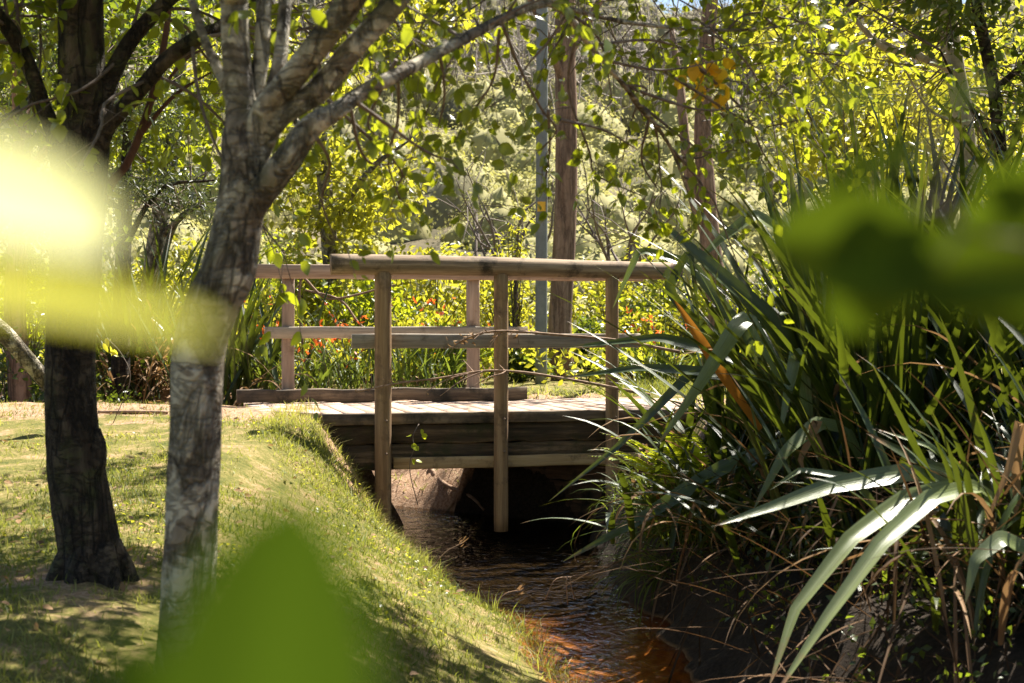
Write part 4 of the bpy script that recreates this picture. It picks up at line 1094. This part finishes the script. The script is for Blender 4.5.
# ------------------------------------------------------------------ flax
def hero(g, pts, d0, d1, wpx, up=(0, 0, 1), fold=.3, tint=.5, twist=0, n=26):
    ds = np.linspace(d0, d1, len(pts)); blade(g, [P(a_, b_, d_) for (a_, b_), d_ in zip(pts, ds)], wpx * (d0 + d1) / 2 / F, up, fold, tint, n, twist, kink=.9)


def flax(label, x, y, N, L, el=(.75, 1.5), w=(.04, .065), az=(0, 6.283), dead=14, heroes=(), group='flax on the right bank', spread=.18, droop=(.15, 1.1), skirt=16):
    b = np.array([x, y, gz(x, y)]); o = thing('flax_plant', label, 'flax', tuple(b), 0, group)
    g = G(); straps(g, b, N, L, w, el, droop, az, spread, n=14); g.build('blades', M['flax'], o)
    g = G(); straps(g, b, dead, (L[0] * .6, L[1] * .9), (w[0] * .4, w[1] * .7), (.3, 1.45), (1.0, 3.0), az, spread, fold=.5, n=12)
    straps(g, b + np.array([0, 0, .25]), skirt, (.5, .9), (.012, .03), (-.2, .8), (1.5, 3.2), az, spread * 1.3, fold=.5, n=10)
    g.build('dead_blades', M['dead'], o)
    for h in heroes:
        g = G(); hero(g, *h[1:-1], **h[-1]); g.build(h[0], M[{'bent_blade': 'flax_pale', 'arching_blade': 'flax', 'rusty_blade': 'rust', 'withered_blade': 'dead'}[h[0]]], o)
    return o


V = (0, -.75, .65)      # blade faces partly turned to the viewer
flax('flax arching left over the bridge end, a broad pale blade hanging in front', 1.75, 6.7, 150, (1.2, 2.1), (.75, 1.54), (.03, .052), az=(1.2, 5.6), heroes=[
    ('arching_blade', [(850, 470), (830, 400), (767, 320), (700, 258), (640, 206)], 6.7, 6.3, 27, dict(up=V, fold=.35, tint=.45)),
    ('bent_blade', [(805, 420), (748, 318), (735, 330), (700, 384), (656, 448)], 6.4, 6.0, 19, dict(up=V, fold=.2, tint=.7)),
    ('bent_blade', [(812, 450), (803, 380), (797, 352), (788, 390), (779, 440)], 6.3, 6.1, 15, dict(up=V, fold=.3, tint=.7)),
    ('bent_blade', [(865, 470), (845, 430), (818, 424), (785, 452), (752, 512)], 6.2, 5.8, 18, dict(up=V, fold=.25, tint=.6)),
    ('arching_blade', [(800, 450), (740, 380), (690, 375), (620, 445), (548, 502)], 6.9, 7.4, 12, dict(up=V, fold=.3, tint=.3)),
    ('arching_blade', [(790, 440), (720, 470), (640, 520), (562, 562)], 6.6, 6.9, 17, dict(up=V, fold=.3, tint=.75)),
    ('arching_blade', [(800, 430), (740, 360), (660, 338), (562, 348)], 6.9, 7.6, 16, dict(up=V, fold=.3, tint=.8)),
    ('arching_blade', [(800, 430), (720, 374), (640, 368), (556, 379)], 6.8, 7.6, 13, dict(up=V, fold=.3, tint=.6)),
    ('rusty_blade', [(760, 430), (715, 365), (690, 325), (672, 296)], 6.7, 6.6, 13, dict(up=V, fold=.3, tint=.7)),
    ('arching_blade', [(780, 450), (720, 360), (668, 290), (690, 250), (700, 330)], 6.8, 6.8, 11, dict(up=V, fold=.3, tint=.2)),
    ('bent_blade', [(790, 420), (740, 330), (690, 265), (640, 250), (612, 310)], 7.0, 7.2, 14, dict(up=V, fold=.3, tint=.3)),
    ('withered_blade', [(830, 470), (812, 430), (818, 422), (800, 460), (805, 475)], 6.0, 5.9, 9, dict(up=V, fold=.5, tint=.6))])
flax('tall upright flax with backlit blades standing left of centre in the clump', 2.05, 7.4, 95, (1.5, 2.3), (1.2, 1.56), (.05, .08), heroes=[
    ('arching_blade', [(806, 470), (802, 350), (797, 250), (790, 160)], 7.1, 7.1, 17, dict(up=(.2, -1, .1), fold=.4, tint=.95)),
    ('arching_blade', [(822, 470), (816, 350), (806, 240), (800, 175)], 7.2, 7.2, 15, dict(up=(-.3, -1, .1), fold=.4, tint=.8)),
    ('arching_blade', [(830, 460), (800, 330), (775, 220), (748, 132)], 7.3, 7.4, 16, dict(up=(.3, -1, .1), fold=.4, tint=.85)),
    ('arching_blade', [(840, 470), (850, 350), (850, 220), (846, 140)], 7.4, 7.6, 15, dict(up=(.1, -1, .1), fold=.4, tint=.5)),
    ('bent_blade', [(820, 380), (790, 240), (755, 215), (720, 240), (690, 268)], 7.2, 7.0, 15, dict(up=V, fold=.3, tint=.8))])
flax('dense dark flax in the middle of the right bank under the blurred leaves', 2.6, 6.3, 140, (1.2, 1.8), (1.0, 1.54), (.036, .055), dead=24)
flax('dark flax with dry brown stalks and one short pale drooping blade', 2.75, 5.2, 90, (1.0, 1.5), (1.0, 1.54), (.032, .05), dead=24, heroes=[
    ('arching_blade', [(1010, 520), (985, 490), (930, 468), (866, 433)], 5.2, 5.0, 24, dict(up=V, fold=.25, tint=.3)),
    ('bent_blade', [(1005, 530), (975, 485), (930, 447), (874, 428)], 5.2, 5.0, 9, dict(up=V, fold=.3, tint=.6)),
    ('bent_blade', [(1060, 600), (1035, 555), (1002, 538), (975, 560), (965, 605)], 4.4, 4.2, 19, dict(up=V, fold=.2, tint=.7)),
    ('withered_blade', [(1020, 560), (1015, 480), (1020, 420), (1008, 470), (975, 550)], 4.8, 4.6, 10, dict(up=V, fold=.5, tint=.8))])
flax('low flax in front with two long pale blades fallen towards the water', 2.0, 5.1, 50, (.7, 1.05), (.7, 1.4), (.03, .045), dead=16, heroes=[
    ('bent_blade', [(1015, 520), (960, 487), (905, 500), (850, 540), (795, 610), (768, 690)], 5.0, 4.1, 20, dict(up=V, fold=.45, tint=.8)),
    ('bent_blade', [(1025, 520), (975, 488), (930, 500), (880, 545), (825, 620), (772, 700)], 4.9, 4.0, 20, dict(up=V, fold=.45, tint=.9)),
    ('bent_blade', [(985, 520), (940, 480), (905, 474), (830, 487), (770, 508), (711, 527)], 5.1, 4.8, 22, dict(up=V, fold=.3, tint=.4)),
    ('bent_blade', [(900, 560), (870, 500), (850, 478), (800, 470), (770, 490)], 5.3, 5.2, 10, dict(up=V, fold=.3, tint=.3))])
flax('flax behind the right post partly hidden by nearer blades', 1.85, 8.35, 44, (1.0, 1.6), (.9, 1.5), (.035, .055), dead=8)
flax('dark flax low on the bank above the orange water', 1.45, 6.0, 70, (.6, 1.0), (.5, 1.45), (.026, .042), dead=14)
flax('narrow leaved flax spilling over the bank beside the ferns', 1.05, 7.0, 90, (.6, 1.05), (.4, 1.45), (.022, .038), dead=20, droop=(.8, 2.4))
flax('dark flax hanging over the near right bank behind the two fallen pale blades', 1.75, 4.75, 80, (.6, .95), (.5, 1.5), (.024, .04), dead=40, droop=(.5, 2.0))
flax('low dark flax between the fallen pale blades and the short drooping blade', 2.3, 4.5, 70, (.6, .9), (.6, 1.5), (.024, .04), dead=30, droop=(.4, 1.8))
flax('broad leaved flax right of the bridge end, covering the end of the deck', 1.38, 8.2, 90, (.9, 1.55), (.7, 1.52), (.045, .066), dead=8)
flax('flax rising behind the others at the far right of the bank', 3.2, 7.6, 90, (1.6, 2.3), (1.05, 1.55), (.05, .08), dead=10)
# flax at the far side of the path, left of the bridge
flax('spiky flax clump beside the path at the left end of the bridge', *P(226, 330, 13.0)[:2], 60, (1.2, 1.75), (.95, 1.5), (.04, .06), dead=10, spread=.22, group='flax beside the path')
flax('flax with brown dead skirt behind the path between the two left trunks', *P(140, 330, 13.4)[:2], 60, (1.3, 2.1), (1.0, 1.52), (.04, .06), dead=40, group='flax beside the path', skirt=130)

# dark leafy undergrowth on the right bank, brown strands hanging over it
g = G()
for _ in range(900):
    x_ = random.uniform(.75, 3.2); y_ = random.uniform(4.2, 7.4); q = np.array([x_, y_, gz(x_, y_) + random.uniform(0, .45)])
    blade(g, strap(q, random.uniform(2.6, 5.8), random.uniform(-1.2, .9), random.uniform(.3, .8), random.uniform(.0, .9)), random.uniform(.005, .013), fold=.4, tint=random.random()**2, n=8)
M['dim_dead'] = leaf_mat('dim_dead_leaf', (.03, .018, .009), (.16, .095, .05), (.15, .08, .03), .2, .8, .1, noise=5)  # darker copy of the dead leaf colours, dimming the lit strands
tag(g.build('dry_strands', M['dim_dead']), 'brown dry leaf strands hanging over the dark right bank', 'dry leaves', kind='stuff')
n = 9000; x = rng.uniform(.5, 3.6, n); y = rng.uniform(4, 9.4, n); k = (stream_dist(x, y)[0] - stream_dist(x, y)[2]) > .2; x, y = x[k], y[k]; n = len(x); g = G()
p = np.stack([x, y, ground_h(x, y) + .02 + .16 * rng.random(n)], -1); sz = rng.uniform(.02, .05, n)
leaves(g, p, rdir(n), rdir(n) + np.array([0, 0, 1.]), sz, sz * .6, rng.random(n), False)
tag(g.build('bank_cover', M['dull']), 'small dark leaves covering the right bank below the flax', 'ground cover', kind='stuff')


# ferns, sedge, weeds
def fern(label, x, y, z, N, L, az, group='ferns by the right post'):
    b = np.array([x, y, z]); o = thing('fern', label, 'fern', tuple(b), 0, group); g = G(); gs = G()
    for k in range(N):
        c = np.array(resample(strap(b, random.uniform(*az), random.uniform(.35, 1.1), L * random.uniform(.75, 1.1), random.uniform(.7, 1.5)), 30))
        tube(gs, c, np.linspace(.003, .001, 30), 5)
        tn_ = norm(np.gradient(c, axis=0)); s = norm(np.cross(tn_, [0, 0, 1.])); t = np.linspace(0, 1, 30)
        ll = L * .26 * np.clip(t * 5, .2, 1) * (1 - t)**.7 + .01
        for sg in (-1, 1):
            leaves(g, c, s * sg + tn_ * .45 + rng.normal(size=(30, 3)) * .06, np.cross(s, tn_) + rng.normal(size=(30, 3)) * .12, ll, ll * .3, rng.random(30), True, .05, .12)
    gs.build('stalks', M['twig'], o); g.build('fronds', M['fern'], o); return o


def at(px, py, d): q = P(px, py, d); return q


q = at(668, 512, 7.9); fern('lime fern with small bright fronds low beside the wall top', q[0], q[1], q[2], 7, .4, (2.0, 5.0))
q = at(690, 500, 7.7); fern('bright lime fern with fronds reaching left past the right post', q[0], q[1], q[2], 11, .6, (2.2, 4.6))
q = at(700, 480, 8.7); fern('second lime fern higher up behind the flax tips', q[0], q[1], q[2], 7, .45, (1.6, 4.4))
q = at(682, 535, 7.6); o = thing('sedge', 'arching green sedge tuft spilling over the wall end above the water', 'sedge', tuple(q)); g = G()
straps(g, q, 190, (.3, .6), (.006, .012), (.2, 1.3), (1.2, 3.2), (1.8, 5.4), .09, fold=.3, n=9); g.build('blades', M['sedge'], o)
q = at(668, 575, 7.3); o = thing('sedge', 'drooping sedge tuft lower down at the edge of the orange water', 'sedge', tuple(q)); g = G()
straps(g, q, 90, (.25, .5), (.006, .012), (-.2, 1.0), (1.2, 3.0), (2.2, 5.2), .08, fold=.3, n=9); g.build('blades', M['sedge'], o)
for (px, py, d, N_, L_, lab) in ((712, 560, 7.2, 200, (.3, .65), 'dark sedge tuft on the bank under the flax right of the orange water'), (655, 505, 8.5, 110, (.2, .4), 'sedge tuft at the foot of the right round post'), (735, 500, 7.9, 180, (.35, .7), 'tall sedge tuft between the ferns and the flax')):
    q = at(px, py, d); q[2] = gz(q[0], q[1]); o = thing('sedge', lab, 'sedge', tuple(q)); g = G()
    straps(g, q, N_, L_, (.006, .013), (.2, 1.4), (1.0, 2.8), (0, 6.28), .13, fold=.3, n=9); g.build('blades', M['sedge'], o)
g = G(); q = at(665, 497, 7.6); n = 16; leaves(g, q + rng.normal(size=(n, 3)) * .014, rdir(n), rdir(n), .03, .018, rng.random(n))
o = thing('red_flower', 'small red flower among the ferns beside the sedge', 'flower', tuple(q)); g.build('petals', M['flower'], o)
g = G(); tube(g, [q, q + np.array([.02, .02, -.12]), q + np.array([.05, .05, -.3])], .003, 5); g.build('stalk', M['twig'], o)

# dried flower stalks across the bridge
for (pts, d, lab) in (([(680, 352), (615, 340), (560, 335), (500, 331), (470, 337), (455, 345)], 9.25, 'dry reddish stalk lying across the middle rail of the bridge'),
                      ([(650, 395), (600, 385), (561, 378), (520, 372), (484, 371), (440, 378), (400, 383), (355, 392)], 9.2, 'dry forked stalk reaching low across the deck past two round posts')):
    w = [P(a_, b_, d - .12 * (k < 1)) for k, (a_, b_) in enumerate(pts)]; o = thing('dry_stalk', lab, 'dry stalk', tuple(w[0]))
    g = G(); tube(g, w, np.linspace(.011, .005, len(w)), 7, n=40, rough=.2)
    st, tn_ = along(w, 16, .45); e = st + tn_ * .05 + rng.normal(size=(16, 3)) * .045 + np.array([0, 0, -.02]); twigs(g, st, (st + e) / 2, e, np.full(16, .004))
    if d < 9.22:
        for (a_, b_, c_, d__) in ((484, 371, 440, 396), (510, 372, 470, 388), (470, 373, 425, 392)):
            tube(g, [P(a_, b_, d), P((a_ + c_) / 2, (b_ + d__) / 2 - 3, d - .05), P(c_, d__, d - .1)], [.005, .004, .002], 6, n=10)
    g.build('stem', M['dry_twig'], o)
    g = G(); n = 40; st, tn_ = along(w, n, .5); leaves(g, st + rng.normal(size=(n, 3)) * .03, rdir(n), rdir(n), .035, .012, rng.random(n)); g.build('withered_leaves', M['dead'], o)
# twig drooping into the stream
g = G(); tube(g, [P(690, 545, 7.5), P(640, 552, 7.4), P(600, 570, 7.3), (P(570, 577, 7.25))], [.007, .006, .005, .004], 7, n=20, rough=.2)
for (a_, b_) in ((545, 600), (568, 605), (575, 600)): tube(g, [P(570 if a_ < 560 else 572, 577, 7.25), P((a_ + 565) / 2, 580, 7.2), P(a_, b_, 7.2)], [.004, .003, .0025], 6, n=8)
tag(g.build('drooping_twig', M['dry_twig']), 'pale dry twig hanging forked over the orange water', 'twig')
# little climber hanging on the beam
pts = [P(419, 424, 9.45), P(413, 436, 9.42), P(414, 448, 9.42), P(410, 462, 9.43), P(411, 478, 9.43), P(418, 505, 9.45)]
o = thing('climber', 'small green climber dangling on the dark beam of the bridge', 'climber', tuple(pts[0])); g = G(); tube(g, pts, .003, 5, n=24); g.build('stem', M['twig'], o)
g = G(); lp = np.array([P(421, 429, 9.41), P(424, 433, 9.41), P(411, 446, 9.41), P(415, 447, 9.41), P(412, 460, 9.41), P(416, 461, 9.41), P(408, 436, 9.42)]); leaves(g, lp, rdir(7) * .5 + np.array([.3, 0, -.4]), rdir(7) * .4 + np.array([0, -.6, .8]), .045, .04, .9); g.build('foliage', M['fern'], o)
# left side bits
g = G(); tube(g, [P(-60, 285, 8.4), P(0, 330, 8.5), P(25, 357, 8.6), P(60, 398, 8.8)], [.055, .052, .05, .05], 12, n=30, rough=.1)
tag(g.build('leaning_log', M['bark_pale']), 'bare grey log leaning behind the rough dark trunk at left', 'log')
g = G(); w = [P(98, 411, 9.7), P(130, 409, 9.7), P(168, 406, 9.75)]; w = [np.array([q[0], q[1], gz(q[0], q[1]) + .012]) for q in w]; tube(g, w, [.008, .014, .012], 8, n=16, rough=.2)
tag(g.build('fallen_stick', M['dry_twig']), 'pale stick lying on the path between the two left trunks', 'stick')
b = P(113, 395, 9.3); b[2] = gz(b[0], b[1]); o = thing('weed', 'thin weed stem with a few pale leaves right of the rough dark trunk', 'weed', tuple(b)); g = G()
w = [b, P(130, 380, 9.3), P(122, 355, 9.3), P(107, 338, 9.3)]; tube(g, w, .003, 5, n=20); g.build('stem', M['twig'], o)
g = G(); lp = np.array([P(106, 338, 9.3), P(110, 346, 9.3), P(114, 349, 9.3), P(109, 352, 9.3), P(103, 343, 9.3)]); leaves(g, lp, rdir(5) * .5 + np.array([.2, 0, -.6]), np.array([0, -.6, .8]) + .3 * rdir(5), .07, .03, .9); g.build('foliage', M['bright'], o)
# seed stems at the water edge
for (a_, b_, c_, d__, dd_, lab) in ((428, 568, 462, 543, 8.3, 'single dry grass stem with seed head on the bank below the left round post'), (490, 606, 518, 590, 7.3, 'short reddish grass stem at the bank edge near the orange water')):
    q = P(a_, b_, dd_); q[2] = gz(q[0], q[1]); e = P(c_, d__, dd_)
    o = thing('grass_stem', lab, 'grass stem', tuple(q)); g = G(); tube(g, [q, (q + e) / 2 + np.array([0, 0, .03]), e], [.003, .002, .002], 5, n=10); g.build('stalk', M['dry_twig'], o)
    g = G(); n = 12; leaves(g, e + rng.normal(size=(n, 3)) * .012, (e - q) + rdir(n) * .08, rdir(n), .035, .006, .9); g.build('seed_head', M['dead'], o)


# ------------------------------------------------------------------ blurred sprigs close to the lens
def sprig(label, stem, sr, lvs, mat, group='leafy sprigs close to the viewer'):
    """stem: world points; lvs: [(base px,py, tip px,py, d0, d1, width px, face)]"""
    o = thing('leafy_sprig', label, 'sprig', tuple(np.asarray(stem[0], float)), 0, group)
    g = G(); tube(g, stem, sr, 8, n=40); 
    gs = []
    for (ax, ay, bx, by, d0, d1, wpx, face, tint) in lvs:
        a_, b_ = P(ax, ay, d0), P(bx, by, d1); L = np.linalg.norm(b_ - a_)
        sp = resample(stem, 40); k = np.argmin(((sp - a_)**2).sum(1)); tube(g, [sp[k], (sp[k] + a_) / 2, a_], [.0009, .0007, .0005], 6)
        gl = G()
        # a broad ovate leaf with a finer outline
        T = np.linspace(0, 1, 14); S = np.linspace(-1, 1, 7)
        prof = np.sin(np.pi * np.clip(T, 0, 1)**.9)**.55; prof[0] = prof[-1] = .001
        d = norm(b_ - a_); s = norm(np.cross(d, np.array(face, float))); u = np.cross(s, d); wd = wpx * (d0 + d1) / 2 / F / 2
        v = a_ + T[:, None, None] * L * d + (prof[:, None] * S[None])[..., None] * wd * s + ((np.abs(S)[None] * prof[:, None]) * wd * .25 - (T[:, None]**2) * L * .1)[..., None] * u
        i = np.arange(13)[:, None] * 7; j = np.arange(6)[None]
        gl.add(v.reshape(-1, 3), [np.stack([i + j, i + j + 1, i + j + 8, i + j + 7], -1).reshape(-1, 4)], np.clip(tint + .5 * np.tile(np.exp(-(S / .3)**2) - .4, 14), 0, 1))
        gs.append(gl)
    g.build('stem', M['twig'], o)
    for gl in gs: gl.build('leaf', M[mat], o)


M['near_lit'] = leaf_mat('sunlit_near_leaf', (.42, .41, .01), (.74, .73, .38), (.62, .62, .03), .4, .3, .5)  # overexposed sunlight put into the cream and yellow leaf colours
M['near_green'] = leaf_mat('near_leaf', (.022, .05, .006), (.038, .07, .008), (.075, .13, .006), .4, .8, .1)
M['near_dark'] = leaf_mat('shaded_near_leaf', (.04, .07, .007), (.07, .105, .009), (.13, .19, .008), .42, .9, .05)  # counterpart of the sunlit leaf, shade put into the green
gy = lambda q: [q[0], q[1], gz(q[0], q[1]) - .05]
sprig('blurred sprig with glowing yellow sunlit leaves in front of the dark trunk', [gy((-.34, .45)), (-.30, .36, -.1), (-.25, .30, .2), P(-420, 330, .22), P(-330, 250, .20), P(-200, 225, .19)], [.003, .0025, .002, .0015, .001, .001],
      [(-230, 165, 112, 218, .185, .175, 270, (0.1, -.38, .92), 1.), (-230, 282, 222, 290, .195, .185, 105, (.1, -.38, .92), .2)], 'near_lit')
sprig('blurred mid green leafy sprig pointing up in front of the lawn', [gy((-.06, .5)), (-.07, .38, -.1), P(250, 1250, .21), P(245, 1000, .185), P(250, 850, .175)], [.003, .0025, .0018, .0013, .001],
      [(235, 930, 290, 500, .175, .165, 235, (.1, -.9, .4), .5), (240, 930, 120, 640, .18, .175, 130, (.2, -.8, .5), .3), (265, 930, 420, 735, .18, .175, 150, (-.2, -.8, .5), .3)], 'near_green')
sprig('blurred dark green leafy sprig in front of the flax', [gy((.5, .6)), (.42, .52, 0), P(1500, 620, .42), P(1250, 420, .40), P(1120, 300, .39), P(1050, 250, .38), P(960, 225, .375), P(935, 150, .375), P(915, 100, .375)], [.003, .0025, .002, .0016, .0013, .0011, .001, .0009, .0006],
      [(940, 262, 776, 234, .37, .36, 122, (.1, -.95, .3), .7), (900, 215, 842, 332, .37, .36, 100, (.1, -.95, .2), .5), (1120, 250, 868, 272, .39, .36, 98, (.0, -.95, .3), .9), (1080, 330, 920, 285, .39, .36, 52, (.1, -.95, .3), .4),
       (925, 142, 822, 186, .37, .36, 30, (.2, -.8, .6), .5), (905, 98, 806, 86, .37, .36, 24, (.1, -.8, .6), .4), (990, 82, 925, 104, .38, .37, 22, (.1, -.8, .6), .5), (1060, 160, 965, 232, .385, .37, 54, (.1, -.98, -.1), 1.), (1060, 240, 985, 175, .385, .37, 44, (0, -.98, .05), .8)], 'near_dark')

# ------------------------------------------------------------------ light, sky, camera
SUN_EL, SUN_AZ = R(57), R(37)         # azimuth measured from +Y (ahead) towards +X (right)
sv = Vector((math.sin(SUN_AZ) * math.cos(SUN_EL), math.cos(SUN_AZ) * math.cos(SUN_EL), math.sin(SUN_EL)))
sl = bpy.data.lights.new('sun', 'SUN'); sl.energy = 5.0; sl.angle = R(.53); sl.color = (1, .94, .84)
so = bpy.data.objects.new('sun', sl); COL.objects.link(so); so.rotation_euler = sv.to_track_quat('Z', 'Y').to_euler()
w = bpy.data.worlds.new('World'); scene.world = w; w.use_nodes = True; nt = w.node_tree; nt.nodes.clear()
sky = nt.nodes.new('ShaderNodeTexSky'); sky.sky_type = 'NISHITA'; sky.sun_disc = False; sky.sun_elevation = SUN_EL; sky.sun_rotation = SUN_AZ
bg = nt.nodes.new('ShaderNodeBackground'); bg.inputs[1].default_value = .05
out = nt.nodes.new('ShaderNodeOutputWorld'); nt.links.new(sky.outputs[0], bg.inputs[0]); nt.links.new(bg.outputs[0], out.inputs[0])

cam = bpy.data.cameras.new('camera'); cam.lens = 50; cam.sensor_width = 36; cam.shift_y = -11.5 / 1024
cam.clip_start = .01; cam.clip_end = 2000
cam.dof.use_dof = True; cam.dof.focus_distance = 9.4; cam.dof.aperture_fstop = 5.6
co = bpy.data.objects.new('camera', cam); COL.objects.link(co); co.location = (0, 0, EYE); co.rotation_euler = (R(90), 0, 0)
scene.camera = co
for o in bpy.data.objects:
    if '_base' in o: del o['_base']
scene.view_settings.view_transform = 'Standard'; scene.view_settings.look = 'None'
scene.view_settings.exposure = 1.9; scene.view_settings.gamma = 1
scene.cycles.use_denoising = True
scene.cycles.max_bounces = 8; scene.cycles.transparent_max_bounces = 12; scene.cycles.transmission_bounces = 6
